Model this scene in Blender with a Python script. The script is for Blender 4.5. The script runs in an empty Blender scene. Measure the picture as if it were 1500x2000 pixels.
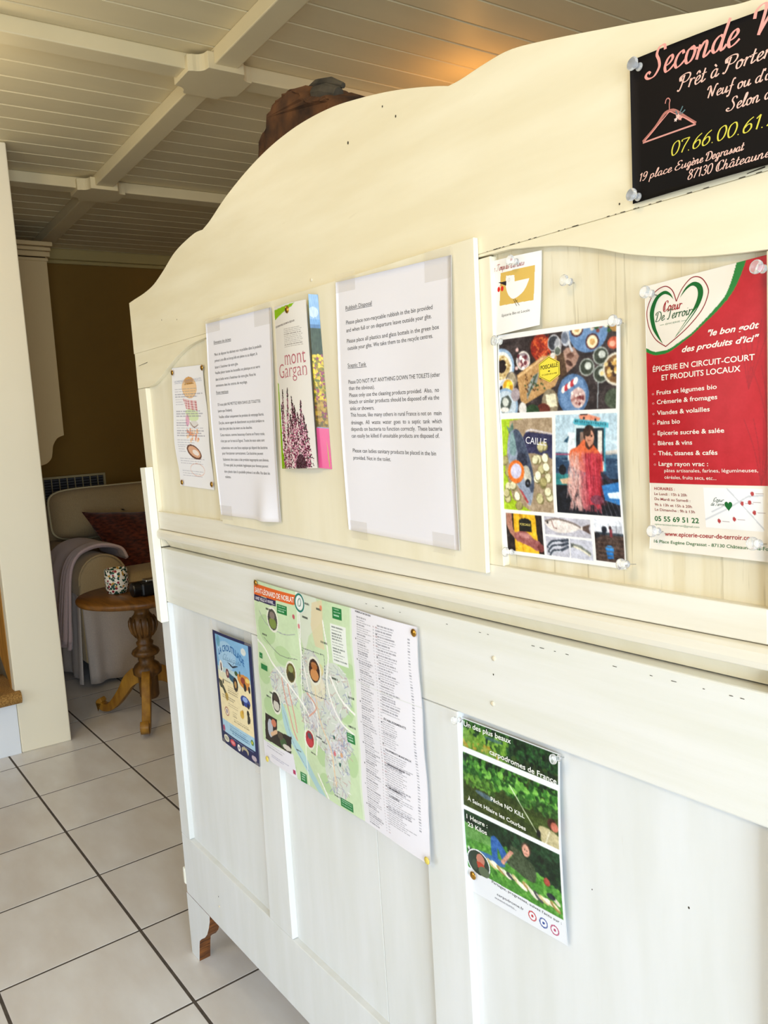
import bpy, bmesh, math, random
import numpy as np
from mathutils import Vector, Matrix

random.seed(4)
RNG = np.random.RandomState(7)
S = bpy.context.scene
COL = S.collection
PI = math.pi

# ------------------------------------------------------------------ camera
cam = bpy.data.cameras.new('camera')
cam.sensor_fit = 'HORIZONTAL'; cam.sensor_width = 36.0
cam.lens = 36.0 * 1561.16 / 1500.0
cam.clip_start = 0.01
cob = bpy.data.objects.new('camera', cam); COL.objects.link(cob)
yaw, pitch, roll = 0.932188, 0.115150, 0.061429
fw = Vector((-math.sin(yaw)*math.cos(pitch), math.cos(yaw)*math.cos(pitch), -math.sin(pitch)))
rt = fw.cross(Vector((0, 0, 1))).normalized(); dn = fw.cross(rt)
r2 = math.cos(roll)*rt + math.sin(roll)*dn
d2 = -math.sin(roll)*rt + math.cos(roll)*dn
mw = Matrix((r2, -d2, -fw)).transposed().to_4x4()
mw.translation = Vector((1.9573, -0.5536, 1.0654))
cob.matrix_world = mw
S.camera = cob

# ------------------------------------------------------------------ light
S.view_settings.view_transform = 'Standard'
S.view_settings.look = 'None'
S.view_settings.gamma = 1.0
S.view_settings.use_curve_mapping = False
S.view_settings.exposure = 0.18
W = bpy.data.worlds.new('sky'); S.world = W; W.use_nodes = True
wn = W.node_tree.nodes; bgn = wn['Background']
sky = wn.new('ShaderNodeTexSky'); sky.sky_type = 'NISHITA'; sky.sun_elevation = math.radians(48); sky.sun_rotation = math.radians(200); sky.sun_disc = False
W.node_tree.links.new(sky.outputs[0], bgn.inputs[0]); bgn.inputs[1].default_value = 0.25
def area(name, loc, aim, sx, sy, power, color):
    l = bpy.data.lights.new(name, 'AREA'); l.shape = 'RECTANGLE'; l.size = sx; l.size_y = sy; l.energy = power; l.color = color
    o = bpy.data.objects.new(name, l); COL.objects.link(o); o.location = loc
    o.rotation_euler = (Vector(aim) - Vector(loc)).to_track_quat('-Z', 'Y').to_euler(); return o
# daylight entering by the glazed door in the right wall; the near-wall light is an added fill for the cupboard front
area('daylight_door', (3.36, -0.78, 0.86), (0.0, -0.78, 0.55), 1.15, 1.60, 60, (0.74, 0.86, 1.0))
area('front_fill', (0.6, -2.5, 1.05), (0.6, 0.0, 0.8), 1.5, 1.3, 9, (0.80, 0.89, 1.0))
# unseen warm lights added in the near room, and the small lamp lit behind the cupboard
def bulb(name, loc, power, color, rad):
    l = bpy.data.lights.new(name, 'POINT'); l.energy = power; l.color = color; l.shadow_soft_size = rad
    o = bpy.data.objects.new(name, l); COL.objects.link(o); o.location = loc; return o
area('warm_fill_upper', (1.75, -1.45, 1.97), (1.1, 0.0, 1.05), 0.30, 0.30, 8.0, (1.0, 0.74, 0.38))  # unseen light added overhead to warm the upper cupboard
bulb('ceiling_fill_left', (-0.22, -0.36, 1.83), 5.0, (1.0, 0.88, 0.66), 0.06)  # unseen bulb added to brighten the left of the ceiling
bulb('lamp_bulb', (0.22, 1.14, 1.88), 1.1, (1.0, 0.46, 0.10), 0.03)

# ------------------------------------------------------------------ helpers
def srgb(c):
    if isinstance(c, str): c = tuple(int(c[i:i+2], 16) for i in (0, 2, 4))
    c = [x/255.0 for x in c]
    return tuple(x/12.92 if x <= 0.04045 else ((x+0.055)/1.055)**2.4 for x in c)
MATS = {}
def mat(name, c=None, rough=0.55, spec=0.4, metal=0.0, grain=None, bump=0.0, scale=30.0, vary=0.0, c2=None, trans=0.0, attr=None, sheen=0.0, rand=0.0):
    """principled material with optional noise colour variation, stretched grain and bump"""
    if name in MATS: return MATS[name]
    m = bpy.data.materials.new(name); m.use_nodes = True; nt = m.node_tree; N = nt.nodes; L = nt.links
    b = N['Principled BSDF']; b.inputs['Roughness'].default_value = rough
    b.inputs['Specular IOR Level'].default_value = spec; b.inputs['Metallic'].default_value = metal
    if trans: b.inputs['IOR'].default_value = 1.28
    b.inputs['Transmission Weight'].default_value = trans
    if sheen: b.inputs['Sheen Weight'].default_value = sheen
    col = srgb(c) if c is not None else (1, 1, 1)
    b.inputs['Base Color'].default_value = (*col, 1)
    tc = N.new('ShaderNodeTexCoord'); mp = N.new('ShaderNodeMapping'); L.new(tc.outputs['Object'], mp.inputs[0])
    if grain: mp.inputs['Scale'].default_value = grain
    nz = N.new('ShaderNodeTexNoise'); nz.inputs['Scale'].default_value = scale; nz.inputs['Detail'].default_value = 6
    L.new(mp.outputs[0], nz.inputs[0])
    out = None
    if attr:
        a = N.new('ShaderNodeAttribute'); a.attribute_name = attr; out = a.outputs['Color']
    elif vary > 0 or c2 is not None:
        rp = N.new('ShaderNodeValToRGB'); rp.color_ramp.elements[0].position = 0.35; rp.color_ramp.elements[1].position = 0.68
        rp.color_ramp.elements[0].color = (*(srgb(c2) if c2 is not None else tuple(x*(1-vary) for x in col)), 1)
        rp.color_ramp.elements[1].color = (*col, 1)
        L.new(nz.outputs[0], rp.inputs[0]); out = rp.outputs[0]
    if out is not None:
        if rand:
            oi = N.new('ShaderNodeObjectInfo'); hs = N.new('ShaderNodeHueSaturation'); mr = N.new('ShaderNodeMapRange')
            mr.inputs[3].default_value = 1-rand; mr.inputs[4].default_value = 1+rand
            L.new(oi.outputs['Random'], mr.inputs[0]); L.new(mr.outputs[0], hs.inputs['Value']); L.new(out, hs.inputs['Color']); out = hs.outputs[0]
        L.new(out, b.inputs['Base Color'])
    if bump:
        bp = N.new('ShaderNodeBump'); bp.inputs['Strength'].default_value = bump; bp.inputs['Distance'].default_value = 0.002
        L.new(nz.outputs[0], bp.inputs['Height']); L.new(bp.outputs[0], b.inputs['Normal'])
    MATS[name] = m; return m

def paint_mat(name, c, c2, grain, bump=0.12, flecks=False):
    """brush-painted wood: broad tone change, stretched brush marks, sparse dark flecks where paint has worn"""
    m = mat(name, c, 0.42, 0.35, grain=grain, bump=bump, scale=14, c2=c2)
    nt = m.node_tree; N = nt.nodes; L = nt.links; b = N['Principled BSDF']
    src = b.inputs['Base Color'].links[0].from_socket
    tc = N.new('ShaderNodeTexCoord'); mp = N.new('ShaderNodeMapping'); L.new(tc.outputs['Object'], mp.inputs[0])
    mp.inputs['Scale'].default_value = tuple(g*(5 if flecks else 2.5) for g in grain)
    nz = N.new('ShaderNodeTexNoise'); nz.inputs['Scale'].default_value = 16; nz.inputs['Detail'].default_value = 3; L.new(mp.outputs[0], nz.inputs[0])
    rp = N.new('ShaderNodeValToRGB'); e = rp.color_ramp.elements
    e[0].position = 0.0; e[0].color = (0, 0, 0, 1); e[1].position = 1.0; e[1].color = (0, 0, 0, 1)
    lo = 0.62 if flecks else 0.74
    x = e.new(lo); x.color = (0, 0, 0, 1); x = e.new(lo+0.07); x.color = (0.5, 0.5, 0.5, 1) if flecks else (0.25, 0.25, 0.25, 1)
    L.new(nz.outputs[0], rp.inputs[0])
    mx = N.new('ShaderNodeMix'); mx.data_type = 'RGBA'; L.new(rp.outputs[0], mx.inputs[0]); L.new(src, mx.inputs[6])
    mx.inputs[7].default_value = (*srgb('b0a27e'), 1); L.new(mx.outputs[2], b.inputs['Base Color'])
    return m

def tag(o, label=None, cat=None, group=None, kind=None):
    if label: o['label'] = label
    if cat: o['category'] = cat
    if group: o['group'] = group
    if kind: o['kind'] = kind
    return o
def empty(name, loc, label=None, cat=None, group=None):
    o = bpy.data.objects.new(name, None); o.empty_display_size = 0.05; COL.objects.link(o); o.location = loc
    return tag(o, label, cat, group)

class MB:
    """vertex and face lists in world space; build() links one mesh, relative to its parent's origin"""
    def __init__(s): s.v = []; s.f = []; s.m = []
    def add(s, vs, fs, mi=0):
        o = len(s.v); s.v += [tuple(map(float, v)) for v in vs]
        s.f += [tuple(i+o for i in f) for f in fs]; s.m += [mi]*len(fs)
    def box(s, x0, x1, y0, y1, z0, z1, mi=0):
        v = [(x0,y0,z0),(x1,y0,z0),(x1,y1,z0),(x0,y1,z0),(x0,y0,z1),(x1,y0,z1),(x1,y1,z1),(x0,y1,z1)]
        s.add(v, [(0,3,2,1),(4,5,6,7),(0,1,5,4),(1,2,6,5),(2,3,7,6),(3,0,4,7)], mi)
    def prism(s, pts, y0, y1, mi=0, side_mi=None):
        """polygon of (x, z) points, counter-clockwise seen from -y, extruded along y"""
        n = len(pts)
        v = [(x, y0, z) for x, z in pts] + [(x, y1, z) for x, z in pts]
        s.add(v, [tuple(range(n)), tuple(range(2*n-1, n-1, -1))], mi)
        o = len(s.v)-2*n
        for i in range(n):
            j = (i+1) % n
            s.f.append((o+j, o+i, o+n+i, o+n+j)); s.m.append(mi if side_mi is None else side_mi)
    def lathe(s, prof, c, n=32, axis='z', mi=0, closed=True):
        o = len(s.v); k = len(prof)
        for r, h in prof:
            for i in range(n):
                a = 2*PI*i/n; p, q = r*math.cos(a), r*math.sin(a)
                s.v.append((c[0]+p, c[1]+q, c[2]+h) if axis == 'z' else (c[0]+p, c[1]+h, c[2]+q))
        for j in range(k-1):
            for i in range(n):
                t = (i+1) % n; s.f.append((o+j*n+i, o+j*n+t, o+(j+1)*n+t, o+(j+1)*n+i)); s.m.append(mi)
        if closed:
            s.f.append(tuple(o+i for i in range(n))); s.m.append(mi)
            s.f.append(tuple(o+(k-1)*n+i for i in range(n-1, -1, -1))); s.m.append(mi)
    def tube(s, pts, r, n=8, mi=0):
        pts = [Vector(p) for p in pts]; o = len(s.v); k = len(pts)
        for i, p in enumerate(pts):
            t = (pts[min(i+1, k-1)] - pts[max(i-1, 0)]).normalized()
            a = t.orthogonal().normalized() if i == 0 else (a - t*a.dot(t)).normalized()
            bb = t.cross(a); rr = r[i] if isinstance(r, (list, tuple)) else r
            for j in range(n):
                w = 2*PI*j/n; s.v.append(tuple(p + a*math.cos(w)*rr + bb*math.sin(w)*rr))
        for i in range(k-1):
            for j in range(n):
                t = (j+1) % n; s.f.append((o+i*n+j, o+i*n+t, o+(i+1)*n+t, o+(i+1)*n+j)); s.m.append(mi)
        s.f.append(tuple(o+j for j in range(n-1, -1, -1))); s.m.append(mi)
        s.f.append(tuple(o+(k-1)*n+j for j in range(n))); s.m.append(mi)
    def grid(s, P, nu, nv, mi=0):
        o = len(s.v)
        for j in range(nv+1):
            for i in range(nu+1): s.v.append(tuple(P(i/nu, j/nv)))
        for j in range(nv):
            for i in range(nu):
                a = o+j*(nu+1)+i; s.f.append((a, a+nu+1, a+nu+2, a+1)); s.m.append(mi)
    def build(s, name, mats, parent=None, smooth=False, bevel=0.0, seg=2, subsurf=0, solid=0.0, label=None, angle=35, fix=True):
        if not isinstance(mats, (list, tuple)): mats = [mats]
        base = Vector((0, 0, 0)); q = parent
        while q is not None: base += q.location; q = q.parent
        me = bpy.data.meshes.new(name)
        me.from_pydata([(x-base.x, y-base.y, z-base.z) for x, y, z in s.v], [], s.f)
        for m in mats: me.materials.append(m)
        me.polygons.foreach_set('material_index', s.m)
        if fix:
            bm = bmesh.new(); bm.from_mesh(me); bmesh.ops.recalc_face_normals(bm, faces=bm.faces); bm.to_mesh(me); bm.free()
        o = bpy.data.objects.new(name, me); COL.objects.link(o)
        if parent: o.parent = parent
        if solid:
            md = o.modifiers.new('solid', 'SOLIDIFY'); md.thickness = solid; md.offset = 0
        if bevel:
            md = o.modifiers.new('bevel', 'BEVEL'); md.width = bevel; md.segments = seg; md.limit_method = 'ANGLE'; md.angle_limit = math.radians(angle)
        if subsurf:
            md = o.modifiers.new('sub', 'SUBSURF'); md.levels = subsurf; md.render_levels = subsurf
        if smooth: me.polygons.foreach_set('use_smooth', [True]*len(me.polygons))
        if label: o['label'] = label
        return o
def boxob(name, d, m, parent=None, bevel=0.0, **k):
    b = MB(); b.box(*d); return b.build(name, m, parent, bevel=bevel, **k)
def struct(o): o['kind'] = 'structure'; return o
def smooth_pts(pts, n=6, closed=False):
    """Catmull-Rom through 2-D or 3-D points"""
    P = [np.array(p, float) for p in pts]; k = len(P); out = []
    rng = range(k if closed else k-1)
    for i in rng:
        p0 = P[(i-1) % k] if closed or i > 0 else P[0]; p1 = P[i]; p2 = P[(i+1) % k]
        p3 = P[(i+2) % k] if closed or i+2 < k else P[-1]
        for j in range(n):
            t = j/n
            out.append(tuple(0.5*((2*p1)+(-p0+p2)*t+(2*p0-5*p1+4*p2-p3)*t*t+(-p0+3*p1-3*p2+p3)*t**3)))
    if not closed: out.append(tuple(P[-1]))
    return out
ANG = math.radians(-2.4); PV = (-0.095, 0.49)
def R2(x, y):
    """the room stands at a slight angle to the cupboard"""
    c, s = math.cos(ANG), math.sin(ANG); dx, dy = x-PV[0], y-PV[1]
    return (PV[0]+c*dx-s*dy, PV[1]+s*dx+c*dy)
def rot(mb):
    mb.v = [(*R2(x, y), z) for x, y, z in mb.v]; return mb

# ------------------------------------------------------------------ materials
M_cream = paint_mat('cream_paint_horizontal', 'efe6ca', 'e7dcbc', (0.35, 1, 2.2))
M_cream_daylit = paint_mat('cream_paint_daylit', 'e2e3e2', 'dbdcd8', (2.2, 1, 0.3))  # same cream paint, cool daylight tint put into the lower half's colour
M_cream_lamplit = paint_mat('cream_paint_lamplit', 'ece4cc', 'e5dcc0', (2.2, 1, 0.3))  # the paint again, with warm lamplight mixed into the upper half's colour
M_rail_daylit = paint_mat('cream_paint_rail_daylit', 'e5e4de', 'deddd2', (0.3, 1, 4.0), bump=0.3)  # lower rail in the same paint, paled and cooled in colour for daylight
M_worn = paint_mat('cream_paint_worn', 'e9e1c9', 'dccfae', (4.0, 1, 0.16), bump=0.35, flecks=True)
M_rail = paint_mat('cream_paint_rail', 'e9e4d5', 'e0d8c4', (0.3, 1, 4.0), bump=0.3)
M_brown = mat('bare_brown_wood', '8d5524', 0.6, grain=(1, 1, 8), scale=30, c2='4c290f', bump=0.2)
M_dark = mat('dark_interior', '1c140b', 0.9)
M_wall = mat('wall_ochre_paint', '8c6a2a', 0.85, scale=3, vary=0.08, bump=0.05)
M_wallw = mat('wall_white_paint', 'e9e1ce', 0.8, scale=3, vary=0.03)
M_panel = mat('stair_panel_paint', 'efe5cb', 0.5, scale=2, vary=0.03)
M_ceil = mat('ceiling_plank_paint', 'e6d6ac', 0.5, 0.25, grain=(1, 0.2, 1), scale=12, vary=0.06, bump=0.05, rand=0.02)
M_beam = mat('ceiling_beam_paint', 'e6d6ac', 0.4, scale=8, vary=0.04)
M_tile = mat('floor_tile_glaze', 'eae8e6', 0.30, 0.5, grain=(1, 2.2, 1), scale=5, c2='dcd6d0', rand=0.025)
M_grout = mat('floor_grout', '5c534a', 0.95, scale=60, vary=0.3)
M_sisal = mat('sisal_carpet', 'b98d4c', 0.95, scale=260, c2='7c5626', bump=1.0)
M_pine = mat('pine_wood', 'c08a3c', 0.5, grain=(1, 1, 0.15), scale=30, c2='96631f', bump=0.1)
M_sofa = mat('sofa_linen', 'bfa67c', 0.95, 0.1, scale=220, vary=0.12, bump=0.35, sheen=0.2)
M_skirt = mat('sofa_skirt_linen', 'cbbdb0', 0.95, 0.1, scale=220, vary=0.10, bump=0.35, sheen=0.2)
M_throw = mat('throw_fleece', 'dcc0bb', 1.0, 0.05, scale=300, vary=0.10, bump=0.6, sheen=0.5)
M_cush = mat('cushion_chenille', '7a3a26', 0.95, 0.1, grain=(1, 1, 3.0), scale=38, c2='3a1812', bump=1.0, sheen=0.4)
M_table = mat('waxed_oak', '80521c', 0.35, grain=(0.4, 3, 1), scale=22, c2='5c3810', bump=0.12)
M_tleg = mat('waxed_oak_dark', '7d5524', 0.4, grain=(2, 2, 0.5), scale=25, c2='4c3114', bump=0.15)
M_tfoot = mat('waxed_oak_light', 'b1812f', 0.4, grain=(2, 2, 0.5), scale=22, c2='8a5d20', bump=0.12)
M_vent = mat('vent_enamel', 'b4a67c', 0.5)
M_ventd = mat('vent_dark', '14161c', 0.6)
M_black = mat('black_plastic', '0e0e10', 0.3)
M_driftw = mat('rough_bark', '6b4423', 0.95, scale=22, c2='2a1a0d', bump=1.0)
M_driftg = mat('weathered_grey_wood', '5a5142', 0.95, scale=30, c2='2e2a22', bump=1.0)
M_clear = mat('clear_plastic', 'ffffff', 0.15, 0.3, trans=0.82)
M_steel = mat('pin_steel', 'c8c8c8', 0.25, metal=1.0)
M_brass = mat('brass', 'b98a3a', 0.28, metal=1.0)
M_tape = mat('cloudy_tape', 'd9d0c0', 0.35, 0.4)
M_paper = mat('white_paper', 'e6e3e8', 0.75, 0.2, scale=4, vary=0.02)
M_print = mat('printed_paper', rough=0.42, spec=0.4, attr='print')
M_printm = mat('printed_matt_paper', rough=0.75, spec=0.2, attr='print')
M_printg = mat('printed_glossy_card', rough=0.22, spec=0.5, attr='print')
tb = M_tape.node_tree.nodes['Principled BSDF']; tb.inputs['Alpha'].default_value = 0.2
INK = {}
def ink(c):
    if c not in INK: INK[c] = mat('ink_'+{'2b2b2e': 'black'}.get(c, c), c, 0.6, 0.2)
    return INK[c]

# ------------------------------------------------------------------ ROOM
# floor: grout bed with one tile object per tile (28.5 cm grid, measured on the photograph)
TS, TX, TY = 0.285, -0.8314, -0.0553
fl = struct(boxob('floor', (-2.75, 3.6, -3.0, 3.2, -0.06, -0.0005), M_grout))
tm = MB(); g = 0.0026; g2_ = 0.0032
tm.box(g, TS-g, g2_, TS-g2_, -0.012, 0)
t0 = tm.build('tile', M_tile, fl, bevel=0.0004, seg=1); first = True
for i in range(-6, 11):
    for j in range(-6, 11):
        o = t0 if first else t0.copy()
        if not first: COL.objects.link(o)
        o.location = (TX+i*TS, TY+j*TS, 0); first = False
# ceiling boards run away from the near wall, crossed by white battens with shaped bosses
ZC = 2.04
cb = rot_c = MB(); cb.box(-2.7, 3.6, -3.2, 3.4, ZC+0.012, ZC+0.06)
ce = struct(rot(cb).build('ceiling', M_beam))
k = 0; x = -0.056
xs = [x + 0.1*i for i in range(-24, 36)]
for x in xs:
    b = MB(); w = 0.0955
    # v-jointed board: chamfered long edges
    pr = [(x-w/2-0.003, ZC+0.012), (x-w/2-0.003, ZC+0.005), (x-w/2+0.002, ZC), (x+w/2-0.002, ZC), (x+w/2+0.003-0.002, ZC+0.005), (x+w/2+0.001, ZC+0.012)]
    b.prism(pr, -3.0, 3.2); rot(b); b.build('plank', M_ceil, ce)
def batten(x0, x1, y0, y1):
    b = MB(); b.box(x0, x1, y0, y1, 2.0, ZC); return rot(b).build('batten', M_beam, ce, bevel=0.003)
JX = [-2.37+0.0, -1.235, -0.10, 1.035, 2.17]; JY = [-0.66, 0.49, 1.64]
for jx in JX[1:]: batten(jx-0.033, jx+0.033, -3.0, 3.2)
for jy in [-1.81]+JY+[2.79]: batten(-2.6, 3.5, jy-0.033, jy+0.033)
def boss(cx, cy):
    """octagonal shaped plate with hollow corners where battens cross"""
    pts = []; a, n, h = 0.090, 0.050, 0.018
    for q in range(4):
        t = q*PI/2; c, s = math.cos(t), math.sin(t)
        L = [(a, -n), (a, n)]
        for kk in range(6):
            w = kk/5; ang = -PI/2*w
            L.append((a-0.012-(a-n-0.012)*math.sin(w*PI/2)*0.95, n+0.000+(a-n-0.012)*(1-math.cos(w*PI/2))*0.95+0.006))
        for px, py in L: pts.append((px*c-py*s, px*s+py*c))
    b = MB(); n_ = len(pts)
    vs = [(cx+px, cy+py, 1.988) for px, py in pts]+[(cx+px, cy+py, 2.03) for px, py in pts]
    b.add(vs, [tuple(range(n_)), tuple(range(2*n_-1, n_-1, -1))]+[(i, (i+1) % n_, n_+(i+1) % n_, n_+i) for i in range(n_)])
    return rot(b).build('boss', M_beam, ce, bevel=0.0015)
for jx in JX[1:]:
    for jy in [-1.81]+JY+[2.79]: boss(jx, jy)

def wall(name, parts, m):
    b = MB()
    for d in parts: b.box(*d)
    return struct(rot(b).build(name, m))
wall('wall_far', [(-2.60, -2.43, -2.9, 3.1, 0, ZC+0.01)], M_wall)
cm_ = MB(); cm_.box(-2.431, -2.405, 0.15, 3.0, 1.985, ZC); cm_.box(-2.431, -2.415, 0.15, 3.0, 1.965, 1.985)
struct(rot(cm_).build('trim_1', mat('cornice_paint', 'b8a468', 0.6), bevel=0.006))
wall('wall_back', [(-2.5, 3.5, 3.0, 3.15, 0, ZC+0.01)], mat('wall_brown_paint', '6b4a20', 0.9))
wall('wall_right', [(3.4, 3.55, -2.9, -1.5, 0, ZC+0.01), (3.4, 3.55, -0.1, 3.1, 0, ZC+0.01), (3.4, 3.55, -1.5, -0.1, 1.95, ZC+0.01)], M_wallw)
wall('wall_near', [(-2.5, -0.25, -2.8, -2.65, 0, ZC+0.01), (1.45, 3.5, -2.8, -2.65, 0, ZC+0.01), (-0.25, 1.45, -2.8, -2.65, 0, 0.35), (-0.25, 1.45, -2.8, -2.65, 1.75, ZC+0.01)], M_wallw)
# stair enclosure on the left: wide cream end panel, white riser, coir treads going up away from the camera
sp = MB()
def P2(x0, x1, y0, y1, z0, z1, mb): mb.box(x0, x1, y0, y1, z0, z1)
fx = lambda y: -0.9435+ (y-0.02)*0.06
def slab(mb, y0, y1, z0, z1, t=0.04, off=0.0):
    a, c = fx(y0)+off, fx(y1)+off
    mb.add([(a,y0,z0),(c,y1,z0),(c-t,y1,z0),(a-t,y0,z0),(a,y0,z1),(c,y1,z1),(c-t,y1,z1),(a-t,y0,z1)],
           [(0,1,2,3),(7,6,5,4),(0,4,5,1),(1,5,6,2),(2,6,7,3),(3,7,4,0)])
slab(sp, -0.0135, 0.1495, 0.0, ZC-0.001, 0.045)
struct(sp.build('wall_stair_end', M_panel, bevel=0.004))
sb = MB(); sb.box(-2.36, -1.0, 0.02, 0.085, 0, ZC-0.001); struct(sb.build('wall_stair_side', M_wallw))
st = empty('staircase', (-0.95, -0.4, 0), 'white staircase with coir carpeted treads beside the cream end panel', 'stairs')
r = MB(); slab(r, -0.80, -0.0145, 0.0, 0.185, 0.02); r.build('riser', mat('riser_white_paint', 'e8ebee', 0.5), st, bevel=0.001)
def tread(x, z):
    m = MB(); pr = [(x-0.27, z), (x-0.27, z-0.03), (x+0.012, z-0.036)]
    for i in range(9):
        a = -PI/2+PI*i/8; pr.append((x+0.012+0.021*math.cos(a), z-0.017+0.021*math.sin(a)))
    pr.append((x-0.02, z+0.002)); n = len(pr); y0, y1 = -0.8, 0.0005
    vs = [(px, y0, pz) for px, pz in pr]+[(px, y1, pz) for px, pz in pr]
    m.add(vs, [tuple(range(n)), tuple(range(2*n-1, n-1, -1))]+[(i, (i+1) % n, n+(i+1) % n, n+i) for i in range(n)])
    return m.build('tread', M_sisal, st, smooth=False, bevel=0.0)
tread(-0.945, 0.218)
boxob('riser', (-1.19, -1.165, -0.8, -0.016, 0.20, 0.385), M_sisal, st)
t2 = tread(-1.17, 0.418)
boxob('riser', (-1.42, -1.395, -0.8, -0.016, 0.40, 0.585), M_sisal, st)
tread(-1.40, 0.618)
sk = MB(); sk.prism([(-0.992, 0.215), (-0.992, 0.66), (-1.7, 1.36), (-1.7, 0.70)], -0.0145, 0.012); sk.build('string', M_pine, st)
hs = MB(); hs.prism([(-0.992, 0.60), (-0.992, 0.64), (-1.7, 1.34), (-1.7, 1.30)], -0.022, -0.0145); hs.build('string_moulding', mat('pine_moulding', 'd8b27a', 0.5), st)

# wall shelf unit (only its near end shows) with stepped cornice and scalloped foot
wc = empty('wall_cabinet', (-2.1, 0.3, 1.0), 'cream wall cabinet end with stepped cornice and scalloped bottom above the sofa', 'cabinet')
sc = smooth_pts([(0.497, 1.083), (0.4665, 1.0708), (0.4451, 1.0393), (0.4380, 1.005), (0.4306, 0.9800), (0.4099, 0.9598), (0.3850, 0.9519)], 5)
poly = [(0.13, 0.95)] + list(reversed([(a, b) for a, b in sc])) + [(0.503, 1.90), (0.13, 1.90)]
def endpanel(x0, x1):
    m = MB(); n = len(poly)
    vs = [(x1, a, b) for a, b in poly]+[(x0, a, b) for a, b in poly]
    m.add(vs, [tuple(range(n)), tuple(range(2*n-1, n-1, -1))]+[((i+1) % n, i, n+i, n+(i+1) % n) for i in range(n)])
    return m.build('side_panel', mat('cabinet_cream_paint', 'd9bf8c', 0.5), wc)
endpanel(-1.92, -1.90); endpanel(-2.30, -2.28)
for z in (1.10, 1.45, 1.86): boxob('shelf', (-2.28, -1.92, 0.13, 0.46, z, z+0.018), MATS['cabinet_cream_paint'], wc)
boxob('back_board', (-2.28, -1.92, 0.118, 0.128, 0.97, 1.9), MATS['cabinet_cream_paint'], wc)
cn = MB()
for e, z0, z1 in ((0.006, 1.865, 1.88), (0.014, 1.884, 1.906), (0.018, 1.909, 1.925), (0.026, 1.929, 1.948)):
    cn.box(-2.30-e, -1.90+e, 0.118, 0.503+e, z0, z1)
cn.box(-2.30, -1.9, 0.125, 0.503, 1.862, 1.947)
cn.build('cornice', MATS['cabinet_cream_paint'], wc, bevel=0.004)

# wall heater grille
VX = -2.395
vt = empty('wall_vent', (VX, 0.6, 0.82), 'cream barred vent grille on the wall above the sofa back', 'vent')
boxob('backing', (VX-0.012, VX-0.006, 0.30, 0.815, 0.70, 0.868), M_ventd, vt)
fr = MB(); fr.box(VX-0.008, VX+0.008, 0.30, 0.822, 0.862, 0.874); fr.box(VX-0.008, VX+0.008, 0.30, 0.822, 0.69, 0.702)
fr.box(VX-0.008, VX+0.008, 0.811, 0.822, 0.70, 0.864); fr.box(VX-0.008, VX+0.008, 0.30, 0.311, 0.70, 0.864)
fr.build('frame', M_vent, vt, bevel=0.001)
for i in range(12): boxob('bar', (VX-0.006, VX+0.005, 0.345+i*0.0395, 0.3488+i*0.0395, 0.702, 0.864), M_vent, vt)
for i in range(11): boxob('slat', (VX-0.007, VX+0.002, 0.31, 0.812, 0.712+i*0.0142, 0.7148+i*0.0142), mat('vent_slat', '6a6a72', 0.5), vt)

# ------------------------------------------------------------------ SOFA (arm end towards the camera, back against the far wall)
sf = empty('sofa', (-1.9, 1.1, 0), 'cream linen sofa with skirted arm behind the round oak table', 'sofa')
def puff(name, d, m, parent, r=0.05, lev=0, lab=None):
    b = MB(); b.box(*d); return b.build(name, m, parent, bevel=r, seg=5, smooth=True, label=lab)
# arm: rounded-top profile extruded along x
ap = [(0.385, 0.10), (0.385, 0.44)] + [(0.487-0.102*math.cos(PI*i/14), 0.455+0.108*math.sin(PI*i/14)) for i in range(15)] + [(0.589, 0.44), (0.589, 0.10)]
def armpiece(x0, x1, name, m, pts=ap, bev=0.012):
    b = MB(); n = len(pts)
    b.add([(x1, a, c) for a, c in pts]+[(x0, a, c) for a, c in pts], [tuple(range(n)), tuple(range(2*n-1, n-1, -1))]+[(i, (i+1) % n, n+(i+1) % n, n+i) for i in range(n)])
    return b.build(name, m, sf, bevel=bev, seg=3, smooth=True, angle=50)
armpiece(-2.28, -1.50, 'arm', M_sofa)
far = [(y+1.42, z) for y, z in ap]; armpiece(-2.28, -1.50, 'arm', M_sofa, far)
pt = MB(); ring = [(-1.497, a, c) for a, c in ap[1:-1]]; pt.tube(ring, 0.005); pt.build('piping', M_sofa, sf, smooth=True)
puff('seat_base', (-2.25, -1.52, 0.58, 1.82, 0.14, 0.33), M_sofa, sf, 0.03)
puff('seat_cushion', (-2.12, -1.50, 0.592, 1.195, 0.32, 0.46), M_sofa, sf, 0.045)
puff('seat_cushion', (-2.12, -1.50, 1.205, 1.81, 0.32, 0.46), M_sofa, sf, 0.045)
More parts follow.
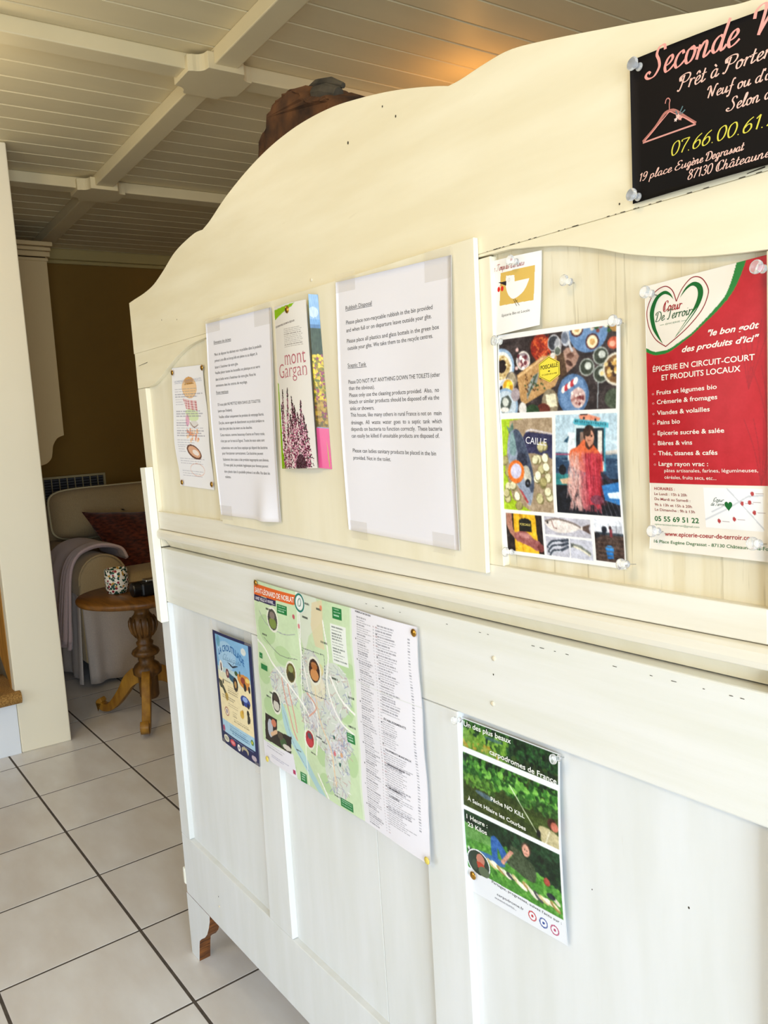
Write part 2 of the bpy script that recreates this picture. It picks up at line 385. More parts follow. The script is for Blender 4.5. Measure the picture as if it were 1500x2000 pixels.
# back cushion with piped rounded outline
def backcush(y0, y1):
    b = MB(); z0, z1 = 0.565, 0.815
    def P(u, v):
        a = 2*PI*u; ca, sa = math.cos(a), math.sin(a); e = 0.35
        yy = (y0+y1)/2 + (y1-y0)/2*math.copysign(abs(ca)**e, ca); zz = (z0+z1)/2+(z1-z0)/2*math.copysign(abs(sa)**e, sa)
        return yy, zz
    cy, cz = (y0+y1)/2, (z0+z1)/2; n = 64; o = MB(); rings = [(1.0, 0), (0.97, 0.035), (0.85, 0.06), (0.5, 0.078), (0.02, 0.082)]
    vs = []; fs = []
    for sgn in (1, -1):
        st_ = len(vs)
        for s_, h in rings:
            for i in range(n):
                yy, zz = P(i/n, 0); tilt = (zz-z0)*-0.25
                vs.append((-2.16+sgn*h+tilt*0.5, cy+(yy-cy)*s_, cz+(zz-cz)*s_))
        for kq in range(len(rings)-1):
            for i in range(n):
                t = (i+1) % n; fs.append((st_+kq*n+i, st_+kq*n+t, st_+(kq+1)*n+t, st_+(kq+1)*n+i))
    b.add(vs, fs); c = b.build('back_cushion', M_sofa, sf, smooth=True)
    p = MB(); pts = [(-2.16+0.006-(P(i/n, 0)[1]-z0)*0.125, *P(i/n, 0)) for i in range(n+1)]; p.tube(pts, 0.006); p.build('piping', mat('piping_cotton', 'd8cba2', 0.9), c, smooth=True)
backcush(0.462, 1.14); backcush(1.16, 1.83)
puff('back', (-2.30, -2.235, 0.46, 1.95, 0.14, 0.74), M_sofa, sf, 0.04)
# gathered skirt hanging to the floor
sk_ = MB()
def skirt(path):
    n = 90
    def P(u, v):
        i = u*(len(path)-1); a = min(int(i), len(path)-2); t = i-a
        x = path[a][0]*(1-t)+path[a+1][0]*t; y = path[a][1]*(1-t)+path[a+1][1]*t
        nx, ny = path[a][2], path[a][3]; z = 0.40*(1-v)+0.018*v
        amp = 0.004+0.016*v; w = amp*math.sin(u*34)*(0.6+0.4*math.sin(u*13+1))+0.012*v
        return (x+nx*w, y+ny*w, z)
    sk_.grid(P, n, 10)
skirt([(-1.497, 0.387, 1, 0), (-1.497, 0.59, 1, 0), (-1.497, 1.2, 1, 0), (-1.497, 2.01, 1, 0)])
sk_.build('skirt', M_skirt, sf, smooth=True, solid=0.004, fix=False)
sk_ = MB(); skirt([(-2.2, 0.383, 0, -1), (-1.5, 0.383, 0, -1)]); sk_.build('skirt', M_skirt, sf, smooth=True, solid=0.004, fix=False)
for x, y in ((-2.2, 0.46), (-1.6, 0.46), (-2.2, 1.93), (-1.6, 1.93)): boxob('foot', (x-0.025, x+0.025, y-0.025, y+0.025, 0, 0.14), M_tleg, sf)

# throw blanket folded over the arm: thick strip following the arm profile, hanging on the outside
tw = MB()
prof = [(0.622, 0.520), (0.605, 0.560), (0.570, 0.581), (0.52, 0.592), (0.470, 0.588), (0.42, 0.566), (0.386, 0.522), (0.368, 0.46), (0.358, 0.38), (0.350, 0.30), (0.345, 0.225), (0.34, 0.165)]
prof = smooth_pts(prof, 4)
def PT(u, v):
    i = v*(len(prof)-1); a = min(int(i), len(prof)-2); t = i-a
    y = prof[a][0]*(1-t)+prof[a+1][0]*t; z = prof[a][1]*(1-t)+prof[a+1][1]*t
    x = -1.93+0.36*u; d = max(0, v-0.45)
    x += d*0.05*(u-0.5)+0.01*math.sin(v*9); wv = d*0.030*math.sin(u*17+v*2)
    return (x, y-wv-d*0.015, z)
tw.grid(PT, 36, 44); th = tw.build('throw_blanket', M_throw, None, smooth=True, solid=0.013, fix=False)
tag(th, 'pale pink fleece throw folded over the sofa arm', 'blanket')
t2m = MB()
def PT2(u, v):
    x, y, z = PT(u, v*0.96); return (-1.62+(x+1.93)*0.26, y-0.012, z+0.011)
t2m.grid(PT2, 14, 40); t2m.build('folded_edge', M_throw, th, smooth=True, solid=0.011, fix=False)

# red-brown chenille cushion leaning in the corner of arm and back
def cushion(name, C, ux, uy, un, a, b_, th_, m, lab, cat):
    b = MB(); n = 22; C = Vector(C); ux, uy, un = Vector(ux).normalized(), Vector(uy).normalized(), Vector(un).normalized()
    for sg in (1, -1):
        def P(u, v):
            s_, t = 2*u-1, 2*v-1
            pin = 1-0.10*(1-abs(t))**1 *0 ; f = (1-s_**4)*(1-t**4); ed = 1-0.09*math.cos(t*PI/2)*abs(s_)**3; ed2 = 1-0.09*math.cos(s_*PI/2)*abs(t)**3
            return C+ux*(s_*a*ed)+uy*(t*b_*ed2)+un*(sg*th_*max(0, f)**0.55*(1+0.08*math.sin(7*s_+3*t)))
        b.grid(P, n, n)
    o = b.build(name, m, None, smooth=True); return tag(o, lab, cat)
cushion('throw_pillow', (-1.86, 0.79, 0.545), (-0.10, 1.0, -0.10), (-0.62, -0.16, 0.72), (0.72, 0.05, 0.62), 0.20, 0.20, 0.050, M_cush, 'dark red-brown textured cushion leaning on the sofa back', 'cushion')

# ------------------------------------------------------------------ PEDESTAL TABLE
tx, ty = -0.955, 0.452
tt = empty('pedestal_table', (tx, ty, 0), 'small round oak pedestal table with three scrolled feet beside the sofa', 'table')
b = MB(); b.lathe([(0.205, 0.458), (0.222, 0.463), (0.227, 0.470), (0.227, 0.478), (0.222, 0.484), (0.0, 0.485)], (tx, ty, 0), 64); b.build('table_top', M_table, tt, smooth=True)
boxob('cleat', (tx-0.14, tx+0.14, ty-0.035, ty+0.035, 0.442, 0.458), M_tleg, tt, bevel=0.003)
pp = [(0.030, 0.442), (0.040, 0.430), (0.036, 0.420), (0.026, 0.412), (0.030, 0.400), (0.044, 0.385), (0.048, 0.360), (0.043, 0.335), (0.030, 0.312), (0.024, 0.300), (0.032, 0.292),
      (0.031, 0.284), (0.026, 0.278), (0.048, 0.262), (0.052, 0.252), (0.046, 0.243), (0.030, 0.236), (0.031, 0.228), (0.028, 0.218), (0.044, 0.206), (0.053, 0.190), (0.052, 0.172), (0.044, 0.165), (0.036, 0.160), (0.036, 0.085), (0.030, 0.075)]
b = MB(); b.lathe(pp, (tx, ty, 0), 32); b.build('column', M_tleg, tt, smooth=True)
for i in range(12):   # reeded urn
    a = 2*PI*i/12; q = [(tx+rr*math.cos(a), ty+rr*math.sin(a), z) for rr, z in ((0.043, 0.388), (0.049, 0.372), (0.049, 0.355), (0.043, 0.335), (0.031, 0.314))]
    b = MB(); b.tube(q, [0.003, 0.006, 0.0065, 0.006, 0.003], 6); b.build('reed', M_tleg, tt, smooth=True)
for a in (math.radians(214), math.radians(214+120), math.radians(214-120)):
    b = MB(); cl = smooth_pts([(0.02, 0.165), (0.05, 0.160), (0.085, 0.135), (0.115, 0.095), (0.155, 0.050), (0.185, 0.028), (0.215, 0.026), (0.232, 0.042), (0.218, 0.056)], 5)
    hh = [0.062, 0.060, 0.05, 0.040, 0.034, 0.030, 0.028, 0.024, 0.016]; n = len(cl); vs = []; fs = []
    for i, (rr, z) in enumerate(cl):
        j = i/(n-1)*(len(hh)-1); q = min(int(j), len(hh)-2); h = hh[q]*(1-(j-q))+hh[q+1]*(j-q)
        p0, p1 = cl[max(0, i-1)], cl[min(n-1, i+1)]; dx, dz = p1[0]-p0[0], p1[1]-p0[1]; L = math.hypot(dx, dz); nx, nz = -dz/L, dx/L
        for sgn, w in ((1, -0.015), (1, 0.015), (-1, 0.015), (-1, -0.015)):
            R_, Z_ = rr+nx*sgn*h/2, max(0.0, z+nz*sgn*h/2)
            vs.append((tx+R_*math.cos(a)-w*math.sin(a), ty+R_*math.sin(a)+w*math.cos(a), Z_))
        if i:
            for e in range(4): fs.append((4*(i-1)+e, 4*(i-1)+(e+1) % 4, 4*i+(e+1) % 4, 4*i+e))
    fs += [(0, 1, 2, 3), (4*n-1, 4*n-2, 4*n-3, 4*n-4)]
    b.add(vs, fs); b.build('foot', M_tfoot, tt, bevel=0.004, seg=2, smooth=True, angle=50)

# flowered mug
mg = empty('flowered_mug', (-1.000, 0.385, 0.485), 'white mug with green and crimson flower pattern on the round table', 'mug')
mx_, my_ = -1.000, 0.385
m_mug = bpy.data.materials.new('mug_floral_glaze'); m_mug.use_nodes = True
N = m_mug.node_tree.nodes; L = m_mug.node_tree.links; bs = N['Principled BSDF']; bs.inputs['Roughness'].default_value = 0.2
tc = N.new('ShaderNodeTexCoord'); vo = N.new('ShaderNodeTexVoronoi'); vo.inputs['Scale'].default_value = 120; vo.inputs['Randomness'].default_value = 1
L.new(tc.outputs['Object'], vo.inputs[0])
rp = N.new('ShaderNodeValToRGB'); rp.color_ramp.interpolation = 'CONSTANT'; e = rp.color_ramp.elements
e[0].position = 0; e[0].color = (*srgb('1f4a3c'), 1); e[1].position = 0.30; e[1].color = (*srgb('8f2233'), 1)
for p_, c_ in ((0.42, '2b3a2a'), (0.58, 'ece4d4'), (0.9, 'b78a3a')): q = e.new(p_); q.color = (*srgb(c_), 1)
sp_ = N.new('ShaderNodeSeparateColor'); L.new(vo.outputs['Color'], sp_.inputs[0]); L.new(sp_.outputs[0], rp.inputs[0])
lt = N.new('ShaderNodeMath'); lt.operation = 'LESS_THAN'; lt.inputs[1].default_value = 0.62; L.new(vo.outputs['Distance'], lt.inputs[0])
mi_ = N.new('ShaderNodeMix'); mi_.data_type = 'RGBA'; L.new(lt.outputs[0], mi_.inputs[0]); mi_.inputs[6].default_value = (*srgb('ece4d4'), 1); L.new(rp.outputs[0], mi_.inputs[7]); L.new(mi_.outputs[2], bs.inputs['Base Color'])
b = MB(); b.lathe([(0.030, 0.0), (0.036, 0.003), (0.041, 0.02), (0.043, 0.045), (0.042, 0.075), (0.040, 0.092), (0.0375, 0.092), (0.038, 0.06), (0.036, 0.012), (0.0, 0.008)], (mx_, my_, 0.485), 40); b.build('cup', m_mug, mg, smooth=True)
b = MB(); b.tube(smooth_pts([(mx_-0.036, my_+0.02, 0.56), (mx_-0.062, my_+0.03, 0.562), (mx_-0.073, my_+0.036, 0.535), (mx_-0.064, my_+0.03, 0.508), (mx_-0.037, my_+0.02, 0.504)], 5), 0.0055, 8); b.build('handle', m_mug, mg, smooth=True)
cmr = empty('compact_camera', (-0.86, 0.45, 0.485), 'small black camera lying on the round table next to the cupboard', 'camera')
boxob('body', (-0.90, -0.83, 0.418, 0.50, 0.4855, 0.535), M_black, cmr, bevel=0.008)
b = MB(); b.lathe([(0.024, -0.028), (0.026, -0.024), (0.026, 0.0), (0.02, 0.002)], (-0.862, 0.419, 0.512), 24, axis='y'); b.build('lens', M_black, cmr)
boxob('top_plate', (-0.885, -0.845, 0.44, 0.48, 0.535, 0.543), M_steel, cmr, bevel=0.002)

# ------------------------------------------------------------------ CUPBOARD (its panelled back faces the camera)
cu = empty('cupboard', (1.08, 0.18, 0), 'cream painted cupboard with curved crest and panelled back covered in notices', 'cupboard')
MX = lambda x: 2.16-x
crest_l = [(0.4498, 1.3112), (0.4778, 1.3135), (0.5300, 1.3170), (0.5773, 1.3240), (0.6250, 1.3390), (0.6700, 1.3560), (0.7103, 1.3650), (0.7619, 1.3715), (0.7902, 1.3702)]
bump = [(0.7902, 1.3702), (0.8193, 1.3777), (0.8751, 1.3972), (0.9419, 1.4144), (1.0019, 1.4251), (1.0559, 1.4300), (1.1052, 1.4305), (1.1609, 1.4266), (1.2113, 1.4184), (1.2574, 1.4090), (1.2997, 1.3983), (1.3388, 1.3866), (1.3572, 1.3803)]
crest_r = [(1.3572, 1.3803), (1.3753, 1.3800), (1.41, 1.3822), (1.4419, 1.3816), (1.4883, 1.3718), (1.5398, 1.3590), (1.5769, 1.3496), (1.6342, 1.3345), (1.6600, 1.3290), (1.7100, 1.3250)]
top = smooth_pts(crest_l, 4)[:-1] + smooth_pts(bump, 4)[:-1] + smooth_pts(crest_r, 4)
ZS = 1.2165
b = MB(); b.prism([(0.4498, ZS), (1.71, ZS)] + list(reversed(top)), 0.0, 0.020); b.build('crest_board', M_cream, cu, bevel=0.0006, seg=2)
arch = smooth_pts([(0.4926, 1.1510), (0.5300, 1.1530), (0.5700, 1.1640), (0.6129, 1.1798), (0.6731, 1.1985), (0.7468, 1.2090), (0.95, 1.2145), (1.08, 1.2150), (1.21, 1.2150), (1.4045, 1.2135), (1.4384, 1.2115), (1.4860, 1.2044), (1.5237, 1.1946), (1.5583, 1.1829), (1.6032, 1.1722), (1.6397, 1.1670), (1.6680, 1.1646)], 4)
b = MB(); b.prism([(0.4530, 1.1510)] + arch + [(1.71, 1.1646), (1.71, ZS-0.0002), (0.4530, ZS-0.0002)], 0.0002, 0.020); b.build('arched_rail', M_cream, cu, bevel=0.0006)
b = MB(); b.prism([(0.4630, 0.8515), (0.4995, 0.8515), (0.4965, 0.9190), (0.4926, 1.1504), (0.4530, 1.1504)], 0.0, 0.020); b.build('stile', M_cream_lamplit, cu, bevel=0.001)
b = MB(); b.prism([(1.6680, 0.8515), (1.705, 0.8515), (1.71, 1.164), (1.6680, 1.164)], 0.0, 0.020); b.build('stile', M_cream_lamplit, cu, bevel=0.001)
b = MB(); b.prism([(0.765, 0.9195), (1.4035, 0.9146), (1.4035, 1.2120), (0.765, 1.2075)], 0.0, 0.020); b.build('stile', M_cream_lamplit, cu, bevel=0.001)
boxob('recessed_panel', (0.49, 0.77, 0.0085, 0.016, 0.915, 1.215), M_cream_lamplit, cu)
boxob('recessed_panel', (1.40, 1.67, 0.0080, 0.016, 0.905, 1.22), M_worn, cu)
b = MB(); b.prism([(0.4965, 0.8860), (1.6680, 0.8860), (1.6680, 0.9128), (0.765, 0.9190), (0.4965, 0.9190)], 0.0, 0.020); b.build('rail', M_rail, cu, bevel=0.0012)
# rounded lower lip of the upper half, with its undercut
pr = [(0.0, 0.8852), (-0.0035, 0.8845), (-0.006, 0.881), (-0.0065, 0.874), (-0.005, 0.8685), (-0.001, 0.867), (0.02, 0.867), (0.02, 0.8852)]
b = MB(); n = len(pr); vs = [(0.4975, y, z) for y, z in pr]+[(1.705, y, z) for y, z in pr]
b.add(vs, [tuple(range(n)), tuple(range(2*n-1, n-1, -1))]+[((i+1) % n, i, n+i, n+(i+1) % n) for i in range(n)]); b.build('lip_moulding', M_rail, cu, bevel=0.0008)
b = MB(); b.add([(0.509, 0.004, 0.8672), (1.705, 0.004, 0.8672), (1.705, 0.0135, 0.8515), (0.509, 0.0135, 0.8515), (0.509, 0.02, 0.8672), (1.705, 0.02, 0.8672), (1.705, 0.02, 0.8515), (0.509, 0.02, 0.8515)],
    [(0, 1, 2, 3), (7, 6, 5, 4), (0, 4, 5, 1), (1, 5, 6, 2), (2, 6, 7, 3), (3, 7, 4, 0)]); b.build('plinth_strip', M_cream_lamplit, cu)
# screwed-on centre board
b = MB(); b.prism([(0.7872, 0.9168), (1.3848, 0.9064), (1.3889, 1.2317), (0.7845, 1.2329)], -0.0062, -0.0002); b.build('centre_board', M_cream_lamplit, cu, bevel=0.0006, seg=1)
# joining batten down the left edge
b = MB(); b.prism([(0.4810, 0.7095), (0.5015, 0.7070), (0.4926, 1.0035), (0.4665, 1.0025)], -0.0155, -0.0003); b.build('joining_batten', mat('batten_gloss_paint', 'f5f2e2', 0.35), cu, bevel=0.001)
# lower half
ZL = 0.8495
b = MB(); b.prism([(0.4640, 0.7450), (1.705, 0.7450), (1.705, ZL), (0.4640, ZL)], 0.0, 0.020); b.build('rail', M_rail_daylit, cu, bevel=0.0018)
b = MB(); b.prism([(0.4600, 0.1344), (1.705, 0.1344), (1.705, 0.2570), (0.8975, 0.2575), (0.5020, 0.2640), (0.4600, 0.2640)], 0.0, 0.020); b.build('rail', M_cream_daylit, cu, bevel=0.0012)
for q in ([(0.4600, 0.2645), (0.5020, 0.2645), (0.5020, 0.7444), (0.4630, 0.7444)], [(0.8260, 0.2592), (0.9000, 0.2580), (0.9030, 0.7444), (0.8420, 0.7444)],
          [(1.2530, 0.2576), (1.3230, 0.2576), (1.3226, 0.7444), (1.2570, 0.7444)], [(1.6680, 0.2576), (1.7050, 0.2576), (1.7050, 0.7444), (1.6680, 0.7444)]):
    b = MB(); b.prism(q, 0.0, 0.020); b.build('stile', M_cream_daylit, cu, bevel=0.0012)
boxob('recessed_panel', (0.498, 0.845, 0.0100, 0.016, 0.25, 0.75), M_cream_daylit, cu)
b = MB(); b.box(0.895, 1.1385, 0.0100, 0.016, 0.25, 0.75); b.build('recessed_panel', M_cream_daylit, cu, bevel=0.001)
b = MB(); b.box(1.1392, 1.26, 0.0098, 0.016, 0.25, 0.75); b.build('recessed_panel', M_cream_daylit, cu, bevel=0.001)
boxob('recessed_panel', (1.318, 1.67, 0.0100, 0.016, 0.25, 0.75), M_cream_daylit, cu)
# rear feet: painted face, bare brown sawn edge
fp = [(0.4560, 0.0), (0.4923, 0.0), (0.5002, 0.0383), (0.5040, 0.0500), (0.5150, 0.0597), (0.5330, 0.0720), (0.5459, 0.0850), (0.5575, 0.1048), (0.5640, 0.1200), (0.5672, 0.1340), (0.4560, 0.1340)]
b = MB(); b.prism(fp, 0.0, 0.024, 0, 1); b.build('foot', [M_cream_daylit, M_brown], cu, bevel=0.0008)
b = MB(); b.prism([(MX(x), z) for x, z in reversed(fp)], 0.0, 0.024, 0, 1); b.build('foot', [M_cream_daylit, M_brown], cu, bevel=0.0008)
boxob('side_peg', (0.4485, 0.4595, -0.001, 0.010, 0.150, 0.186), MATS['batten_gloss_paint'], cu, bevel=0.003)
# carcass behind
boxob('side_panel', (0.468, 0.486, 0.0203, 0.36, 0.135, 1.29), M_cream_daylit, cu); boxob('side_panel', (1.685, 1.703, 0.0203, 0.36, 0.135, 1.29), M_cream_daylit, cu)
boxob('top_panel', (0.462, 1.705, 0.0206, 0.375, 1.2905, 1.305), M_cream_daylit, cu, bevel=0.002)
boxob('bottom_panel', (0.487, 1.684, 0.0203, 0.36, 0.136, 0.152), M_cream_daylit, cu)
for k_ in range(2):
    x0 = 0.47+k_*0.617; d_ = boxob('door', (x0, x0+0.614, 0.3605, 0.378, 0.155, 1.28), M_cream_daylit, cu, bevel=0.002)
    b = MB(); kx = 1.05 if k_ == 0 else 1.12; b.lathe([(0.006, 0.0), (0.007, 0.012), (0.014, 0.02), (0.012, 0.028), (0.0, 0.03)], (kx, 0.378, 0.72), 20, axis='y'); b.build('knob', M_brown, d_, smooth=True)
for x0 in (0.468, 1.665): boxob('leg', (x0, x0+0.038, 0.33, 0.37, 0, 0.1355), M_brown, cu, bevel=0.003)
# old nail holes and flakes
nb = MB()
for x, z, r_ in ((1.2749, 1.379, .0011), (1.2534, 1.3959, .0009), (1.1867, 1.3788, .0014), (0.600, 1.2600, .001), (0.665, 1.2520, .0009), (1.55, 1.2235, 0.0007), (1.60, 0.6500, 0.0009), (1.5, 0.62, 0.0006), (0.62, 0.20, 0.0012), (1.382, 0.80, 0.0008)):
    nb.add([(x+r_*math.cos(a), -0.0003, z+r_*1.3*math.sin(a)) for a in [2*PI*i/10 for i in range(10)]], [tuple(range(10))])
for x0, z0, x1, z1 in ((0.4700, 1.1925, 0.5150, 1.1948), (1.4000, 1.0170, 1.4006, 1.0400), (1.655, 1.2178, 1.668, 1.2186)):
    nb.add([(x0, -0.0003, z0), (x1, -0.0003, z1), (x1, -0.0003, z1+0.0010), (x0, -0.0003, z0+0.0005)], [(0, 1, 2, 3)])
for i in range(60):   # broken paint line along the joint between crest and rail, and along the lower edge
    x = 1.385+0.33*RNG.rand(); l_ = 0.001+0.004*RNG.rand()
    if RNG.rand() < 0.6: nb.add([(x, -0.0003, 1.2163), (x+l_, -0.0003, 1.2163), (x+l_, -0.0003, 1.2169), (x, -0.0003, 1.2168)], [(0, 1, 2, 3)])
    x = 1.15+0.5*RNG.rand()
    if RNG.rand() < 0.35: nb.add([(x, -0.0003, 0.8408), (x+l_, -0.0003, 0.8408), (x+l_, -0.0003, 0.8413), (x, -0.0003, 0.8414)], [(0, 1, 2, 3)])
o = nb.build('nail_hole', mat('hole_dark', '3a3123', 0.9), cu); o['kind'] = 'stuff'
sb_ = MB()
for x, z, r_ in ((1.3839, 0.8173, .0026), (1.3793, 0.7685, .0026), (1.09, 1.2437, .0022), (0.62, 0.18, 0.002)):
    sb_.lathe([(r_, 0.0005), (r_, -0.0006), (r_*0.5, -0.0009), (0.0, -0.0009)], (x, -0.0004, z), 16, axis='y')
o = sb_.build('screw_head', mat('painted_screw', 'dcd2ba', 0.5), cu, smooth=True); o['kind'] = 'stuff'

# rough driftwood on top of the cupboard
dw = empty('driftwood', (0.88, 0.15, 1.305), 'rough brown piece of driftwood standing on the cupboard behind its crest', 'driftwood')
from mathutils import noise as mnoise
outl = [(0.760, 1.306), (0.766, 1.44), (0.7792, 1.5224), (0.7981, 1.5365), (0.8102, 1.5405), (0.8186, 1.5534), (0.8415, 1.5689), (0.8728, 1.5732), (0.8947, 1.5707), (0.9222, 1.5618), (0.940, 1.548), (0.958, 1.534), (0.9889, 1.530), (1.000, 1.5222), (1.008, 1.508), (1.012, 1.44), (0.995, 1.306)]
ol = smooth_pts(outl, 4); b = MB(); layers = [(0.90, -0.040), (0.96, -0.025), (1.0, 0.005), (0.97, 0.04), (0.88, 0.06)]; cx_, cz_ = 0.88, 1.44; n = len(ol); vs = []
for s_, dy in layers:
    for x, z in ol:
        q = Vector((x*30, dy*60, z*30)); d = mnoise.noise(q)*0.006
        zz = max(1.3052, cz_+(z-cz_)*s_+(d if z > 1.31 else 0)); vs.append((cx_+(x-cx_)*s_+d, 0.15+dy+mnoise.noise(q*1.7)*0.005, zz))
fs = [tuple(range(n))[::-1], tuple(range(4*n, 5*n))]
for k_ in range(4):
    for i in range(n): fs.append((k_*n+i, k_*n+(i+1) % n, (k_+1)*n+(i+1) % n, (k_+1)*n+i))
b.add(vs, fs); b.build('bark', M_driftw, dw, bevel=0.004, seg=2)
b = MB(); b.tube([(0.900, 0.140, 1.562), (0.925, 0.140, 1.560), (0.955, 0.142, 1.5515), (0.982, 0.145, 1.540)], [0.004, 0.008, 0.009, 0.004], 8); b.tube([(0.94, 0.125, 1.540), (0.965, 0.125, 1.533), (0.99, 0.130, 1.522)], [0.010, 0.012, 0.010], 8); b.build('grey_knot', M_driftg, dw)

# ------------------------------------------------------------------ PRINTED PAPERS
def hexf(c): return np.array([int(c[i:i+2], 16)/255. for i in (0, 2, 4)])
class Canvas:
    """flat artwork painted into the vertex colours of a sheet; u right, v down, both 0..1"""
    def __init__(s, w, h, bg):
        s.w, s.h = w, h; s.a = np.ones((h, w, 3))*hexf(bg)
        s.U, s.V = np.meshgrid(np.linspace(0, 1, w), np.linspace(0, 1, h)); s.asp = 1.0
        s.clip = np.ones((h, w), bool)
    def put(s, m, c, al=1.0):
        m = m & s.clip; c = hexf(c) if isinstance(c, str) else c
        s.a[m] = s.a[m]*(1-al)+np.array(c)*al
    def rect(s, u0, v0, u1, v1, c, al=1.0): s.put((s.U >= u0) & (s.U <= u1) & (s.V >= v0) & (s.V <= v1), c, al)
    def ell(s, u, v, ru, rv, c, rot=0, al=1.0):
        du, dv = s.U-u, (s.V-v)/s.asp; rv = rv/s.asp; cr, sr = math.cos(rot), math.sin(rot)
        p, q = du*cr+dv*sr, -du*sr+dv*cr; s.put((p/ru)**2+(q/rv)**2 <= 1, c, al)
    def poly(s, pts, c, al=1.0):
        m = np.zeros((s.h, s.w), bool); n = len(pts)
        for i in range(n):
            (x0, y0), (x1, y1) = pts[i], pts[(i+1) % n]
            if y0 == y1: continue
            t = ((y0 > s.V) != (y1 > s.V)) & (s.U < (x1-x0)*(s.V-y0)/(y1-y0)+x0); m ^= t
        s.put(m, c, al)
    def line(s, pts, wd, c, al=1.0):
        m = np.zeros((s.h, s.w), bool)
        for (x0, y0), (x1, y1) in zip(pts[:-1], pts[1:]):
            du, dv = x1-x0, (y1-y0)/s.asp; L = max(du*du+dv*dv, 1e-9); t = np.clip(((s.U-x0)*du+(s.V-y0)/s.asp*dv)/L, 0, 1)
            m |= np.hypot(s.U-x0-t*du, (s.V-y0)/s.asp-t*dv) < wd
        s.put(m, c, al)
    def noise(s, amp, cells=40, mask=None):
        r = RNG.rand(int(cells*s.h/s.w)+2, cells+2, 1); yy = np.linspace(0, r.shape[0]-1.001, s.h); xx = np.linspace(0, r.shape[1]-1.001, s.w)
        y0, x0 = yy.astype(int), xx.astype(int); fy, fx_ = (yy-y0)[:, None, None], (xx-x0)[None, :, None]
        n = (r[y0][:, x0]*(1-fx_)+r[y0][:, x0+1]*fx_)*(1-fy)+(r[y0+1][:, x0]*(1-fx_)+r[y0+1][:, x0+1]*fx_)*fy
        m = s.clip[..., None]*1.0; s.a = np.clip(s.a+(n-0.5)*2*amp*m, 0, 1)
    def blur(s, k=1):
        for _ in range(k):
            a = np.pad(s.a, ((1, 1), (1, 1), (0, 0)), 'edge')
            s.a = (a[:-2, 1:-1]+a[2:, 1:-1]+a[1:-1, :-2]+a[1:-1, 2:]+4*a[1:-1, 1:-1]+a[:-2, :-2]*.5+a[2:, 2:]*.5+a[:-2, 2:]*.5+a[2:, :-2]*.5)/10.0
    def photo(s):
        """photographic texture: soft edges, mid and fine tonal mottling in the current window"""
        keep = s.a.copy(); s.blur(2); s.a[~s.clip] = keep[~s.clip]; s.noise(.055, 45); s.noise(.05, 110)
        L = s.a.mean(-1, keepdims=True); s.a = np.where(s.clip[..., None], np.clip((s.a-L)*1.05+L+(L-.45)*.18, 0, 1), s.a)
    def within(s, u0, v0, u1, v1): s.clip = (s.U >= u0) & (s.U <= u1) & (s.V >= v0) & (s.V <= v1)
    def free(s): s.clip = np.ones((s.h, s.w), bool)
    def dashes(s, u0, v0, u1, v1, rows, c, al=0.6, ragged=0.3, th=0.45, slope=0.0):
        dv = (v1-v0)/rows
        for i in range(rows):
            v = v0+i*dv; e = u1-(u1-u0)*ragged*RNG.rand(); u = u0
            while u < e:
                l = (0.02+0.05*RNG.rand())*(u1-u0)/0.4; s.rect(u, v, min(u+l, e), v+dv*th, c, al); u += l+0.008*(u1-u0)/0.4

QUADS = {
 'sec': ([(1.5644, 1.325), (1.712, 1.314), (1.7115, 1.2182), (1.5641, 1.2198)], -0.0012),
 'coe': ([(1.5684, 1.1566), (1.679, 1.1625), (1.6785, 0.9462), (1.569, 0.9476)], 0.006),
 'poi': ([(1.4051, 1.1382), (1.5441, 1.1358), (1.5431, 0.9268), (1.4027, 0.9271)], 0.006),
 'tmp': ([(1.3959, 1.2081), (1.462, 1.2059), (1.4588, 1.141), (1.3927, 1.1373)], 0.007),
 'rub': ([(1.1554, 1.229), (1.3592, 1.2209), (1.3493, 0.9266), (1.1488, 0.9337)], -0.0075),
 'fra': ([(0.7924, 1.228), (0.9973, 1.2236), (0.9819, 0.9315), (0.7894, 0.9311)], -0.0075),
 'gar': ([(1.0108, 1.2215), (1.0967, 1.2184), (1.0992, 1.0097), (1.003, 1.0073)], -0.009),
 'bur': ([(0.6096, 1.1765), (0.7359, 1.1712), (0.7379, 0.967), (0.5989, 0.9706)], 0.0075),
 'cro': ([(0.701, 0.7271), (0.8435, 0.7284), (0.8385, 0.525), (0.7031, 0.5295)], -0.0012),
 'map': ([(0.8754, 0.8366), (1.2663, 0.8306), (1.2704, 0.5467), (0.8664, 0.5514)], -0.003),
 'car': ([(1.3234, 0.7369), (1.4612, 0.7374), (1.4633, 0.5416), (1.3196, 0.5347)], 0.007)}

